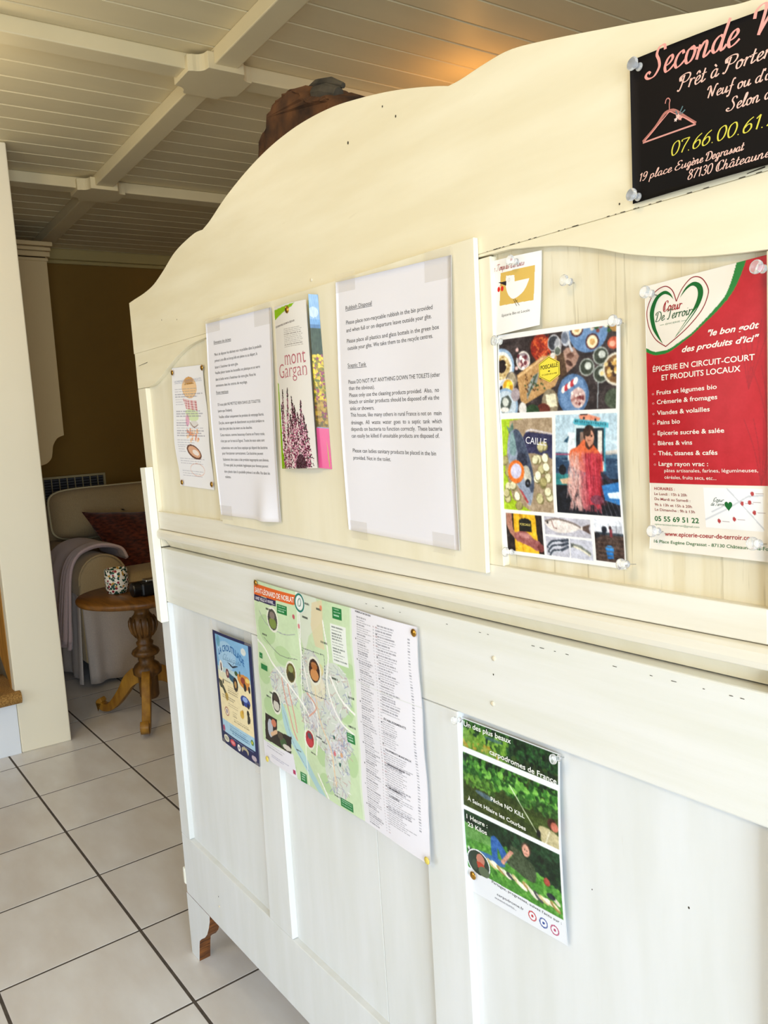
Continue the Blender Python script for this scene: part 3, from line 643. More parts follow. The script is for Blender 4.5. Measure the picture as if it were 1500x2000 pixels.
class Sheet:
    def __init__(s, key, bulge=None):
        s.q, s.y = QUADS[key]; s.bulge = bulge or (lambda u, v: 0.0)
        q = s.q; s.W = math.dist(q[0], q[1]); s.H = math.dist(q[0], q[3])
    def P(s, u, v, off=0.0):
        q = s.q
        x = (1-u)*(1-v)*q[0][0]+u*(1-v)*q[1][0]+u*v*q[2][0]+(1-u)*v*q[3][0]
        z = (1-u)*(1-v)*q[0][1]+u*(1-v)*q[1][1]+u*v*q[2][1]+(1-u)*v*q[3][1]
        return (x, s.y-s.bulge(u, v)-off, z)
    def paper(s, name, label, cat, m, canvas=None, nu=16, nv=24, group=None):
        if canvas is not None: nu, nv = canvas.w-1, canvas.h-1
        q = np.array(s.q); U, V = np.meshgrid(np.linspace(0, 1, nu+1), np.linspace(0, 1, nv+1))
        X = (1-U)*(1-V)*q[0, 0]+U*(1-V)*q[1, 0]+U*V*q[2, 0]+(1-U)*V*q[3, 0]; Z = (1-U)*(1-V)*q[0, 1]+U*(1-V)*q[1, 1]+U*V*q[2, 1]+(1-U)*V*q[3, 1]
        bf = np.frompyfunc(s.bulge, 2, 1); Y = s.y-bf(U, V).astype(float)
        c = s.P(0.5, 0.5); s.org = c
        s.root = empty(name, (c[0], c[1], c[2]), label, cat, group)
        co = np.stack([X-c[0], Y-c[1], Z-c[2]], -1).reshape(-1, 3); n = (nu+1)*(nv+1)
        I = np.arange(n).reshape(nv+1, nu+1); F = np.stack([I[:-1, :-1], I[1:, :-1], I[1:, 1:], I[:-1, 1:]], -1).reshape(-1, 4)
        # back of the sheet, coarse, plus the four cut edges
        me = bpy.data.meshes.new('sheet'); T = 0.0003
        per = list(I[0, :])+list(I[1:, -1])+list(I[-1, -2::-1])+list(I[-2:0:-1, 0]); k = len(per)
        back = co[per].copy(); back[:, 1] += T
        allv = np.concatenate([co, back]); F2 = [(per[(i+1) % k], per[i], n+i, n+(i+1) % k) for i in range(k)]
        me.from_pydata(allv.tolist(), [], F.tolist()+[tuple(int(x) for x in f) for f in F2])
        me.polygons.foreach_set('use_smooth', [True]*len(F)+[False]*len(F2))
        if canvas is not None:
            a = np.clip(canvas.a, 0, 1); lin = np.where(a <= 0.04045, a/12.92, ((a+0.055)/1.055)**2.4).reshape(-1, 3)
            col = np.ones((len(allv), 4), np.float32)*0.8; col[:n, :3] = lin; col[:, 3] = 1
            at = me.color_attributes.new('print', 'FLOAT_COLOR', 'POINT'); at.data.foreach_set('color', col.ravel())
        me.materials.append(m); o = bpy.data.objects.new('sheet', me); COL.objects.link(o); o.parent = s.root
        s.o = o; s.ink = {}; return s
    # ---- lettering and flat printed shapes, laid on the sheet
    def _acc(s, c):
        if c not in s.ink: s.ink[c] = ([], [])
        return s.ink[c]
    def shape(s, pts, c, lay=1):
        """filled polygon in sheet coordinates"""
        V, F = s._acc(c); o = len(V); V += [s.P(u, v, 0.00012*lay) for u, v in pts]; F.append(tuple(range(o, o+len(pts))))
    def stroke(s, pts, wd, c, lay=1, pen=None, smooth=0, closed=False):
        """ribbon; wd in metres; pen = (angle, thin ratio) for calligraphic swelling"""
        if smooth: pts = smooth_pts(pts, smooth, closed)
        if closed: pts = list(pts)+[pts[0]]
        if len(pts) == 2: pts = [(pts[0][0]+(pts[1][0]-pts[0][0])*i/12, pts[0][1]+(pts[1][1]-pts[0][1])*i/12) for i in range(13)]
        V, F = s._acc(c); k = len(pts); o = len(V); q = [np.array((p[0]*s.W, -p[1]*s.H)) for p in pts]
        for i in range(k):
            t = q[min(i+1, k-1)]-q[max(i-1, 0)]; L = np.hypot(*t)+1e-12; t = t/L; n = np.array((-t[1], t[0])); w = wd/2
            if pen: w *= pen[1]+(1-pen[1])*abs(math.sin(math.atan2(t[1], t[0])-pen[0]))
            for sg in (1, -1):
                p = q[i]+n*w*sg; V.append(s.P(p[0]/s.W, -p[1]/s.H, 0.00012*lay))
            if i: F.append((o+2*i-2, o+2*i-1, o+2*i+1, o+2*i))
    def text(s, txt, u0, v0, u1, h, c, v1=None, shear=0.0, bold=0.0, lay=1, arc=0.0, squash=None):
        """baseline from (u0, v0) to (u1, v1); h = cap height as a fraction of sheet height"""
        if v1 is None: v1 = v0
        vs, fs = font_mesh(txt, shear, bold)
        if not len(vs): return
        w = vs[:, 0].max(); x0 = vs[:, 0].min(); sx = (u1-u0)/(w-x0); sy = h/CAP
        V, F = s._acc(c); o = len(V)
        for x, y in vs:
            t = (x-x0)/(w-x0); V.append(s.P(u0+(x-x0)*sx, v0+(v1-v0)*t-y*sy-arc*4*t*(1-t), 0.00012*lay))
        F += [tuple(i+o for i in f) for f in fs]
    def script(s, txt, u0, v0, u1, h, c, v1=None, wd=0.0010, slant=0.35, pen=(0.9, 0.35), lay=1, glyphs=None):
        if v1 is None: v1 = v0
        G = glyphs or GL; x = 0; st = []
        for ch in txt:
            if ch == ' ': x += 0.32; continue
            adv, ss = G[ch]
            for q in ss: st.append([(x+a+slant*b_, b_) for a, b_ in q])
            x += adv
        tot = x; sx = (u1-u0)/tot; sy = h
        for q in st:
            pts = smooth_pts(q, 5) if len(q) > 2 else q
            s.stroke([(u0+a*sx, v0+(v1-v0)*a/tot-b_*sy) for a, b_ in pts], wd, c, lay, pen)
    def finish(s):
        if not s.ink: return
        cols = list(s.ink); b = MB(); c = s.org
        for i, k in enumerate(cols):
            V, F = s.ink[k]; b.add(V, F, i)
        o = b.build('lettering', [ink(k) for k in cols], s.root, fix=False); o['kind'] = 'stuff'; return o
    def tape(s, u, v, w, h, rot_=0.0, name='tape', lay=3):
        b = MB(); P = []
        for j in range(3):
            for i in range(5):
                a, d = (i/4-0.5)*w, (j/2-0.5)*h; ca, sa = math.cos(rot_), math.sin(rot_)
                x, y, z = s.P(u+(a*ca-d*sa)/s.W, v+(a*sa+d*ca)/s.H, 0.0004); P.append((x, min(y, s.y-0.0005), z))
        b.add(P, [(j*5+i, (j+1)*5+i, (j+1)*5+i+1, j*5+i+1) for j in range(2) for i in range(4)])
        return b.build(name, M_tape, s.root, fix=False)

FCACHE = {}; CAP = 0.73
def font_mesh(txt, shear, bold):
    key = (txt, shear, bold)
    if key in FCACHE: return FCACHE[key]
    cu_ = bpy.data.curves.new('t', 'FONT'); cu_.body = txt; cu_.size = 1.0; cu_.resolution_u = 3; cu_.shear = shear; cu_.offset = bold; cu_.fill_mode = 'FRONT'; cu_.dimensions = '2D'
    ob = bpy.data.objects.new('t', cu_); COL.objects.link(ob); dg = bpy.context.evaluated_depsgraph_get(); dg.update()
    me = ob.evaluated_get(dg).to_mesh(); vs = np.array([(v.co.x, v.co.y) for v in me.vertices]); fs = [tuple(p.vertices) for p in me.polygons]
    ob.evaluated_get(dg).to_mesh_clear(); bpy.data.objects.remove(ob); bpy.data.curves.remove(cu_)
    FCACHE[key] = (vs, fs); return vs, fs
cv = font_mesh('H', 0, 0)[0]; CAP = float(cv[:, 1].max()-cv[:, 1].min()); FCACHE.clear()

# hand-drawn script alphabet: baseline 0, x-height .5, capitals 1
_a = [(.42,.44),(.28,.52),(.10,.38),(.06,.14),(.18,.0),(.34,.12),(.44,.48)]
GL = {
 'a': (.60, [_a, [(.44,.50),(.38,.14),(.44,.0),(.60,.14)]]), 'à': (.60, [_a, [(.44,.50),(.38,.14),(.44,.0),(.60,.14)], [(.18,.84),(.34,.66)]]), 'â': (.60, [_a, [(.44,.50),(.38,.14),(.44,.0),(.60,.14)], [(.12,.66),(.26,.84),(.38,.66)]]),
 'c': (.48, [[(.40,.40),(.32,.52),(.14,.42),(.06,.18),(.16,.0),(.34,.04),(.50,.16)]]), 'd': (.62, [_a, [(.56,1.0),(.42,.30),(.42,.04),(.50,.0),(.62,.14)]]),
 'e': (.48, [[(.06,.20),(.26,.26),(.38,.40),(.30,.52),(.14,.42),(.07,.18),(.16,.0),(.34,.04),(.50,.16)]]), 'è': (.48, [[(.06,.20),(.26,.26),(.38,.40),(.30,.52),(.14,.42),(.07,.18),(.16,.0),(.34,.04),(.50,.16)], [(.12,.84),(.28,.66)]]), 'ê': (.48, [[(.06,.20),(.26,.26),(.38,.40),(.30,.52),(.14,.42),(.07,.18),(.16,.0),(.34,.04),(.50,.16)], [(.08,.66),(.22,.84),(.34,.66)]]),
 'f': (.42, [[(.44,.92),(.36,1.02),(.26,.86),(.16,.2),(.08,-.30),(-.04,-.38),(-.04,-.26)], [(.02,.46),(.38,.46)]]), 'g': (.58, [_a, [(.44,.50),(.34,-.1),(.24,-.38),(.06,-.36),(.10,-.20),(.58,.14)]]),
 'i': (.30, [[(.10,.50),(.06,.12),(.12,.0),(.28,.14)], [(.12,.74),(.14,.70)]]), 'l': (.32, [[(.02,.1),(.26,.7),(.30,.98),(.20,.96),(.08,.4),(.08,.06),(.16,.0),(.32,.14)]]),
 'm': (.86, [[(.06,.48),(.02,.0)], [(.04,.22),(.22,.52),(.32,.44),(.28,.0)], [(.30,.22),(.50,.52),(.60,.42),(.56,.06),(.64,.0),(.84,.14)]]), 'n': (.60, [[(.08,.48),(.02,.0)], [(.04,.22),(.24,.52),(.36,.44),(.32,.06),(.40,.0),(.58,.14)]]),
 'o': (.54, [[(.28,.52),(.10,.42),(.06,.16),(.16,.0),(.34,.08),(.42,.34),(.30,.52),(.24,.46),(.54,.40)]]), 'p': (.56, [[(.10,.50),(.0,-.40)], [(.06,.30),(.24,.52),(.40,.40),(.36,.12),(.20,.0),(.08,.08)], [(.36,.1),(.56,.14)]]),
 'r': (.42, [[(.06,.44),(.12,.50),(.04,.0)], [(.06,.22),(.20,.46),(.34,.50),(.40,.42)]]), 's': (.44, [[(.02,.08),(.22,.34),(.28,.52),(.34,.24),(.22,.02),(.06,.02)], [(.2,.01),(.44,.14)]]),
 't': (.36, [[(.20,.86),(.08,.14),(.14,.0),(.34,.14)], [(.0,.54),(.34,.56)]]), 'u': (.60, [[(.08,.50),(.04,.14),(.12,.0),(.28,.10),(.40,.48)], [(.42,.50),(.38,.10),(.44,.0),(.60,.14)]]), 'v': (.5, [[(.06,.5),(.12,.1),(.18,.0),(.34,.2),(.4,.5),(.5,.44)]]),
 'S': (.80, [[(.74,.82),(.66,1.0),(.44,.98),(.36,.76),(.50,.54),(.58,.28),(.40,.02),(.12,.0),(-.04,.12),(.06,.24),(.18,.16)]]),
 'P': (.78, [[(.34,.94),(.22,.3),(.08,.0),(-.06,.08)], [(.06,.62),(.02,.88),(.36,1.02),(.72,.96),(.78,.74),(.60,.50),(.34,.48),(.26,.58)], [(.16,.60),(.14,.84),(.4,.92)]]),
 'N': (.84, [[(-.04,.70),(.04,.92),(.20,.96),(.22,.60),(.12,.0)], [(.22,.92),(.48,.08)], [(.48,.06),(.62,.70),(.74,1.0),(.86,.92)]]),
 'E': (.68, [[(.64,.86),(.52,1.0),(.28,.94),(.24,.70),(.44,.54),(.16,.48),(.02,.22),(.14,.0),(.42,.02),(.60,.20)]]),
 'D': (.82, [[(.30,.92),(.18,.3),(.06,.04),(.26,.0),(.58,.10),(.76,.50),(.64,.90),(.30,1.0),(.02,.86),(.04,.66)]]),
 'C': (.70, [[(.62,.78),(.60,.98),(.36,.98),(.10,.68),(.04,.28),(.18,.0),(.46,.04),(.66,.22)], [(.28,.86),(.22,.4),(.28,.1)]]),
 'V': (.80, [[(-.02,.60),(-.02,.86),(.14,1.0),(.26,.86),(.24,.0)], [(.24,.02),(.50,.70),(.80,1.04)]]), 'L': (.6, [[(.4,.8),(.36,1.0),(.22,.9),(.16,.3),(.02,.04),(.3,.1),(.6,.0)]]), 'T': (.64, [[(.0,.8),(.1,.98),(.7,.98)], [(.4,.96),(.3,.3),(.16,.0),(.04,.08)]]),
 '.': (.28, [[(.06,.0),(.10,.04)]]), "'": (.16, [[(.08,1.0),(.04,.8)]]),
 '0': (.58, [[(.30,1.0),(.12,.84),(.06,.44),(.14,.06),(.28,.0),(.44,.2),(.50,.62),(.42,.94),(.30,1.0)]]), '1': (.40, [[(.08,.78),(.26,1.0)], [(.26,1.0),(.20,.0)]]), '2': (.56, [[(.08,.76),(.22,1.0),(.44,.90),(.42,.62),(.04,.02)], [(.04,.02),(.24,.06),(.48,.0)]]),
 '3': (.54, [[(.10,.84),(.26,1.0),(.44,.86),(.36,.62),(.20,.54)], [(.22,.54),(.44,.40),(.38,.08),(.18,.0),(.02,.14)]]), '6': (.56, [[(.46,.98),(.22,.76),(.06,.36),(.10,.04),(.28,.0),(.44,.22),(.40,.50),(.24,.54),(.08,.34)]]),
 '7': (.50, [[(.06,.82),(.08,.96),(.50,.98)], [(.50,.98),(.26,.42),(.16,.0)]]), '8': (.56, [[(.30,.54),(.12,.74),(.24,1.0),(.42,.88),(.38,.64),(.12,.34),(.08,.08),(.26,.0),(.46,.16),(.42,.42),(.24,.58)]]), '9': (.56, [[(.44,.66),(.26,.46),(.10,.60),(.16,.92),(.34,1.0),(.48,.82),(.42,.36),(.20,.02),(.06,.08)]]),
 'w': (.8, [[(.06,.5),(.06,.1),(.16,.0),(.34,.2),(.38,.5),(.36,.1),(.46,.0),(.66,.2),(.7,.5)]]), 'h': (.6, [[(.20,1.0),(.02,.0)], [(.04,.22),(.24,.52),(.36,.44),(.32,.06),(.40,.0),(.58,.14)]])}
# --- 1. black boutique card -------------------------------------------------
PINK, GOLD, BLUSH = 'f2a49a', 'd9cf4e', 'f0c3b4'
s = Sheet('sec', lambda u, v: 0.0015+0.006*math.sin(PI*u)*0.5)
s.paper('black_flyer', 'black flyer with pink script and a clothes hanger, pinned at the top right', 'flyer', mat('black_card_print', '0a0809', 0.6, 0.15, scale=6, c2='120c0b'))
s.script('Seconde', 0.100, 0.172, 0.598, 0.185, PINK, 0.160, wd=0.0024, slant=0.25, pen=(0.2, 0.30))
s.script('Vie', 0.655, 0.150, 0.90, 0.185, PINK, 0.145, wd=0.0024, slant=0.25, pen=(0.2, 0.30))
s.script('Prêt à Porter', 0.285, 0.330, 0.745, 0.096, BLUSH, 0.310, wd=0.0013, slant=0.22, pen=(0.2, 0.35))
s.script("Neuf ou d'occasion", 0.440, 0.445, 0.945, 0.076, BLUSH, 0.455, wd=0.0011, slant=0.2, pen=(0.2, 0.35))
s.script('Selon arrivage', 0.540, 0.573, 0.940, 0.080, BLUSH, 0.574, wd=0.0011, slant=0.2, pen=(0.2, 0.35))
s.script('07.66.00.61.27', 0.235, 0.750, 0.82, 0.088, GOLD, 0.748, wd=0.0012, slant=0.18, pen=(0.2, 0.35))
s.script('19 place Eu', 0.040, 0.858, 0.330, 0.055, BLUSH, wd=0.0009, slant=0.2, pen=(0.2, 0.4)); s.script('gène Degrassat', 0.330, 0.858, 0.622, 0.055, BLUSH, wd=0.0009, slant=0.2, pen=(0.2, 0.4))
s.script('87130 Châteauneuf la', 0.330, 0.948, 0.86, 0.062, BLUSH, wd=0.0009, slant=0.2, pen=(0.2, 0.4))
s.stroke([(.212,.382),(.218,.358),(.230,.352),(.240,.370),(.236,.392),(.236,.441)], 0.0008, 'c9867c', smooth=4)
s.stroke([(.236,.441),(.205,.450),(.150,.520),(.073,.590)], 0.0022, 'b5776c', smooth=4); s.stroke([(.236,.441),(.268,.452),(.330,.525),(.381,.584)], 0.0022, 'b5776c', smooth=4)
s.stroke([(.073,.596),(.381,.590)], 0.0012, 'd99a90'); s.stroke([(.236,.445),(.150,.528),(.085,.588)], 0.0006, PINK, 2); s.stroke([(.24,.447),(.33,.532),(.375,.582)], 0.0006, PINK, 2)
for cx_, cy_, r_, c_ in ((.285,.500,.011,'f2c4b8'), (.298,.516,.009,'e8a79b'), (.272,.516,.008,'f5d7cf')):
    s.shape([(cx_+r_*(1+.35*math.cos(5*a))*math.cos(a), cy_+r_*1.4*(1+.35*math.cos(5*a))*math.sin(a)) for a in [2*PI*i/25 for i in range(25)]], c_, 3)
for a, b_ in (((.292,.485),(.312,.440)), ((.300,.490),(.325,.470)), ((.28,.485),(.272,.455))): s.stroke([a, b_], 0.0009, '5d7a80', 2)
s.finish()

# --- 2. red grocery poster ------------------------------------------------
def cur(t):   # boundary of the cream corner
    return t
cvs = Canvas(210, 400, 'b5121f'); cvs.noise(0.025, 18); cvs.noise(0.012, 90)
for (a, b_, c_) in ((.78,.30,.10), (.85,.62,.12), (.90,.45,.09)):
    for k_ in range(5): cvs.line(smooth_pts([(a, b_+.12), (a-.04+.03*k_, b_), (a-.10+.06*k_, b_-.10)], 5), 0.0035, '96101b', 0.6)
edge = smooth_pts([(-0.02,.222),(0.06,.245),(.12,.250),(.20,.247),(.289,.228),(.38,.205),(.475,.168),(.55,.135),(.617,.100),(.66,.050),(.692,-.01)], 6)
edge2 = smooth_pts([(-0.02,.238),(0.06,.258),(.12,.262),(.20,.258),(.289,.238),(.38,.214),(.475,.180),(.56,.148),(.650,.105),(.71,.055),(.760,-.01)], 6)
cvs.poly([(-.02,-.02)]+edge2+[(.76,-.02)], '1b7a2e'); cvs.poly([(-.02,-.02)]+edge+[(.692,-.02)], 'e9e1d4')
cvs.rect(-.01, .742, 1.01, 1.01, 'e6ddcf'); cvs.rect(.445, .752, .86, .898, 'eae8e6')
for p in ([(.45,.87),(.60,.83),(.70,.80)], [(.62,.755),(.70,.80),(.86,.89)], [(.70,.80),(.76,.78),(.86,.775)], [(.5,.84),(.58,.82)]): cvs.line(p, 0.003, 'c9c9cc')
for a, b_ in ((.55,.872),(.66,.862),(.79,.77),(.80,.835),(.72,.805),(.77,.80)): cvs.ell(a, b_, .012, .008, 'b03a3a'); cvs.rect(a+.02, b_-.002, a+.075, b_+.001, '8a6f6f', .6)
s = Sheet('coe', lambda u, v: 0.002+0.006*math.sin(PI*min(1, v*1.1))*math.sin(PI*u)+0.004*max(0, v-.9)*10*(1-u)*0.6)
s.paper('grocery_poster', 'red grocery poster with a green heart logo and opening hours', 'poster', M_print, cvs)
CR, GR, RD = 'f2e9dc', '17632a', '9c1220'
def heart(k, ox=0, oy=0):
    L = [(.258,.082),(.225,.040),(.165,.018),(.085,.030),(.030,.070),(.014,.110),(.035,.160),(.090,.205),(.174,.236)]
    Rr = [(.258,.082),(.300,.042),(.370,.012),(.440,.020),(.490,.055),(.496,.085),(.450,.135),(.330,.190),(.174,.236)]
    return L, Rr
L_, R_ = heart(1); s.stroke(L_, 0.0007, '8c1c28', smooth=5); s.stroke(R_, 0.0007, '8c1c28', smooth=5)
def crescent(o_, i_): s.shape(smooth_pts(o_, 5)+list(reversed(smooth_pts(i_, 5))), GR, 1)
crescent([(.235,.072),(.205,.046),(.155,.034),(.085,.052),(.040,.100),(.055,.155),(.100,.195),(.150,.225)], [(.235,.072),(.200,.054),(.155,.046),(.105,.062),(.075,.105),(.085,.152),(.112,.188),(.150,.225)])
crescent([(.285,.072),(.330,.040),(.390,.028),(.445,.045),(.460,.080),(.420,.125),(.330,.175),(.245,.212)], [(.285,.072),(.335,.048),(.380,.040),(.415,.055),(.420,.085),(.385,.125),(.315,.170),(.245,.212)])
s.script('Coeur', 0.150, 0.108, 0.300, 0.036, RD, 0.111, wd=0.0008, slant=0.15, pen=(0.2, 0.5)); s.script('De Terroi', 0.085, 0.139, 0.352, 0.034, '2f5a3a', wd=0.0008, slant=0.15, pen=(0.2, 0.5)); s.script('r', 0.350, 0.139, 0.380, 0.034, '2f5a3a', wd=0.0008, slant=0.15, pen=(0.2, 0.5))
s.text('ÉPICERIE', 0.172, 0.158, 0.290, 0.0055, '6b8a70'); s.stroke([(.125,.155),(.160,.155)], .0003, '6b8a70'); s.stroke([(.300,.156),(.335,.156)], .0003, '6b8a70')
s.text('"le bon goût', 0.505, 0.226, 0.845, 0.020, CR, shear=0.3, bold=0.022); s.text("des produits d'ici\"", 0.308, 0.267, 0.846, 0.020, CR, shear=0.3, bold=0.022)
s.text('ÉPICERIE EN CIRCUIT-COURT', 0.057, 0.322, 0.819, 0.0190, CR, 0.327, bold=0.012); s.text('ET PRODUITS LOCAUX', 0.135, 0.357, 0.730, 0.0190, CR, 0.359, bold=0.012)
for t_, v_, u_ in (('Fruits et légumes bio', .409, .572), ('Crémerie & fromages', .444, .575), ('Viandes & volailles', .484, .520), ('Pains bio', .520, .287), ('Epicerie sucrée & salée', .560, .618), ('Bières & vins', .598, .380), ('Thés, tisanes & cafés', .636, .566), ('Large rayon vrac :', .676, .494)):
    s.text(t_, 0.088, v_, u_, 0.0158, CR, bold=0.012); s.text('o', 0.044, v_-.001, 0.064, 0.0100, 'd8a09a', bold=0.01)
s.text('pâtes artisanales, farines, légumineuses,', 0.136, .700, .833, 0.0125, CR, .697); s.text('céréales, fruits secs, etc...', 0.136, .725, .548, 0.0125, CR)
s.text('HORAIRES :', .042, .769, .218, .0105, RD, bold=.012)
for t_, v_, u_ in (('Le Lundi : 15h à 20h', .789, .315), ('Du Mardi au Samedi :', .809, .340), ('9h à 13h et 15h à 20h', .831, .350), ('Le Dimanche : 9h à 13h', .850, .370)): s.text(t_, .041, v_, u_, .0100, '8c3a3c', bold=.008)
s.text('05 55 69 51 22', .037, .890, .397, .0185, GR, .886, bold=.016); s.text('epiceriecoeurdeterroir@gmail.com', .038, .906, .397, .0075, '7c9a80', .904)
s.text('www.epicerie-coeur-de-terroir.com', .124, .944, .800, .0160, RD, .930, bold=.014); s.text('16 Place Eugène Degrassat - 87130 Châteauneuf-la-Forêt', .036, .974, .940, .0115, GR, .960, bold=.008)
s.script('Coeur', .515, .802, .590, .014, '3c5a46', wd=.0004); s.script('de Terroi', .495, .817, .595, .013, '3c5a46', wd=.0004)
s.shape([(.624+.028*(16*math.sin(a)**3)/16, .815-.019*(13*math.cos(a)-5*math.cos(2*a)-2*math.cos(3*a)-math.cos(4*a))/16) for a in [2*PI*i/24 for i in range(24)]], GR, 1)
s.finish()

# --- 3. fishmonger photo poster -------------------------------------------
c = Canvas(260, 390, 'f3f1ee'); c.asp = 0.2075/0.139*1.0; c.asp = 0.139/0.2075
c.within(.008, .022, .973, .350); c.rect(0, 0, 1, 1, '3b3030'); c.noise(0.06, 22)
for k_ in range(16): c.rect(0, .02+k_*.021, 1, .0215+k_*.021, '211a1a', .6)
def bowl(u, v, r, rim, body): c.ell(u, v, r, r*c.asp, rim); c.ell(u, v, r*.84, r*.84*c.asp, body)
bowl(.03,.145,.125,'8fa9c6','dfe2e2'); c.ell(.03,.145,.085,.055,'c9b07c'); c.ell(.035,.14,.045,.03,'2a1a18')
for k_ in range(24): a = RNG.rand()*6.28; r_ = .05+.03*RNG.rand(); c.ell(.03+r_*math.cos(a), .145+r_*.7*math.sin(a), .012, .005, 'e8d9a8' if k_ % 2 else 'a8864c')
bowl(.235,.125,.062,'d8d3cb','93848a')
for k_ in range(16): c.ell(.235+.038*RNG.randn()*.8, .125+.024*RNG.randn()*.8, .014, .009, ['6d2f3a','e0b9b4','f1e6df'][k_ % 3])
bowl(.385,.075,.098,'3a2320','8c2a16')
for k_ in range(50):
    a = RNG.rand()*6.28; r_ = .075*RNG.rand()**.5; c.line([(.385+r_*math.cos(a), .075+r_*.67*math.sin(a)), (.385+r_*math.cos(a)+.03, .075+r_*.67*math.sin(a)+.02*RNG.randn())], .004, ['c8451f','a62e14','e0793f'][k_ % 3])
c.poly([(.175,.185),(.40,.115),(.52,.11),(.53,.215),(.50,.245),(.24,.315),(.20,.30)], 'b98f5b'); c.poly([(.18,.19),(.40,.12),(.41,.126),(.19,.20)], 'd6b07c')
c.poly([(.52,.11),(.53,.215),(.60,.20),(.60,.11)], '5d4530')
c.poly([(.255,.275),(.27,.235),(.32,.195),(.37,.180),(.35,.225),(.30,.255),(.27,.285),(.262,.300)], '8f9490'); c.line([(.27,.275),(.35,.19)], .006, '4a5a4c')
for k_ in range(40): c.ell(.24+.22*RNG.rand(), .185+.08*RNG.rand(), .006, .004, '2f4a2a' if k_ % 2 else '5a3a20')
c.poly([(.575,.105),(.60,.090),(.66,.090),(.70,.13),(.67,.165),(.60,.195),(.59,.15)], 'a58272'); c.ell(.63,.125,.03,.012,'6d4a3c'); c.ell(.62,.155,.03,.01,'54362c', 0.6)
bowl(.125,.140+.065,.055,'6d635c','8f8472'); c.ell(.13,.20,.03,.03,'a89a80')
bowl(.09,.232,.055,'c9bfae','d7a223'); [c.ell(.09+.03*RNG.randn()*.6, .232+.02*RNG.randn()*.6, .016, .01, ['f4d23c','f7e27a','c98f1a'][i % 3]) for i in range(12)]
bowl(.06,.315,.115,'86a3c0','b5c3cf'); c.poly([(.0,.33),(.03,.28),(.09,.27),(.12,.30),(.09,.34),(.03,.35)], '4c5550'); c.ell(.06,.30,.03,.02,'c7cbc4'); c.ell(.05,.335,.04,.012,'dcd8d2')
bowl(.50,.055+.01,.052,'b7b7bb','3c3f48'); c.ell(.535,.075,.03,.03,'c9cad0', al=.7); c.ell(.60,.05,.04,.035,'aeb3be'); c.ell(.59,.05,.026,.024,'6d7484'); c.line([(.62,.07),(.645,.105)], .009, 'c0c2c8')
bowl(.53,.10,.028,'d9d9d2','5a6258'); c.ell(.49,.117,.02,.014,'d8d4cc')
c.ell(.77,.035,.145,.085,'5d7ea8'); c.ell(.77,.035,.12,.07,'6788b2')
for a, b_ in ((.685,.02),(.80,.078)): c.ell(a, b_, .05, .032, '4a2226'); c.ell(a, b_, .04, .026, 'e6d4ae'); c.ell(a, b_, .02, .013, 'c79a5c')
[c.ell(.84+.05*RNG.randn()*.7, .015+.02*RNG.randn()*.7, .014, .008, ['2f5a2a','5d8a3c','dcd4c4','8a4a44'][i % 4]) for i in range(22)]
c.ell(.97,.01,.05,.04,'b58a4c'); c.ell(.955,.092,.045,.024,'c2583c'); c.ell(.945,.095,.022,.012,'e8a48a')
for a, b_ in ((.86,.138),(.755,.178),(.86,.210)): c.ell(a, b_, .058, .036, '9aa09a'); c.ell(a, b_, .048, .030, '3d4438'); c.ell(a+.01, b_-.005, .026, .016, 'c3c8c0')
c.ell(.975,.195,.10,.065,'cfc8b8'); c.ell(.975,.195,.085,.055,'7c5a34'); [c.ell(.96+.045*RNG.randn()*.7, .195+.03*RNG.randn()*.7, .014, .009, ['3a2418','c79a4c','e2c88a'][i % 3]) for i in range(24)]
c.ell(.645,.285,.125,.085,'4f6f98'); c.ell(.645,.285,.108,.073,'6283ad'); c.ell(.685,.300,.06,.042,'c9a9a4'); [c.ell(.685+.035*RNG.randn()*.6, .300+.022*RNG.randn()*.6, .01, .007, ['7a3a3c','e6d4cc','b07a74'][i % 3]) for i in range(34)]
for k_ in range(5): c.ell(.57+.024*k_, .262-.008*k_, .016, .017, 'b8323a' if k_ % 2 else 'f0e2dc', .5)
c.ell(.455,.315,.07,.06,'8a7c64'); c.poly([(.42,.28),(.50,.275),(.515,.33),(.43,.335)], 'd9d2b4'); c.ell(.395,.345,.06,.03,'6b2f22'); c.ell(.30,.345,.06,.028,'2f4a2c')
c.ell(.155,.27,.04,.03,'a3959a'); c.ell(.215,.335,.035,.03,'d3cfca'); c.line([(.0,.235),(.05,.205)], .008, 'b9bcc4'); c.line([(.84,.245),(.835,.345)], .004, '9aa3a8'); c.ell(.96,.31,.07,.04,'4b5644')
# fish on green
c.photo()
c.within(.010, .376, .470, .790); c.rect(0, 0, 1, 1, 'a3c21c'); c.poly([(.09,.385),(.50,.36),(.50,.80),(.30,.80),(.10,.74),(.03,.60),(.07,.45)], 'a58f74'); c.noise(.03, 30)
c.poly([(.11,.53),(.24,.435),(.50,.452),(.50,.56),(.42,.545),(.30,.53)], '39385a'); c.poly([(.24,.430),(.28,.423),(.50,.447),(.50,.455),(.28,.432),(.22,.442)], 'd8d4e0', .7)
c.ell(.13,.60,.05,.04,'8e9a5c')
for k_ in range(26):
    a, b_ = [(.33,.56),(.37,.50),(.41,.60),(.39,.66),(.43,.70),(.37,.73),(.33,.64),(.07,.62),(.10,.68),(.05,.72),(.13,.73),(.16,.77),(.44,.64),(.36,.60),(.40,.55),(.07,.56)][k_ % 16]
    a += .015*RNG.randn(); b_ += .008*RNG.randn(); cc = ['dcd6b2','c6bd8c','ece6cc','a79c66'][k_ % 4]; c.ell(a, b_, .030, .024, '7c7448', RNG.rand()*3); c.ell(a-.002, b_-.002, .026, .020, cc, RNG.rand()*3)
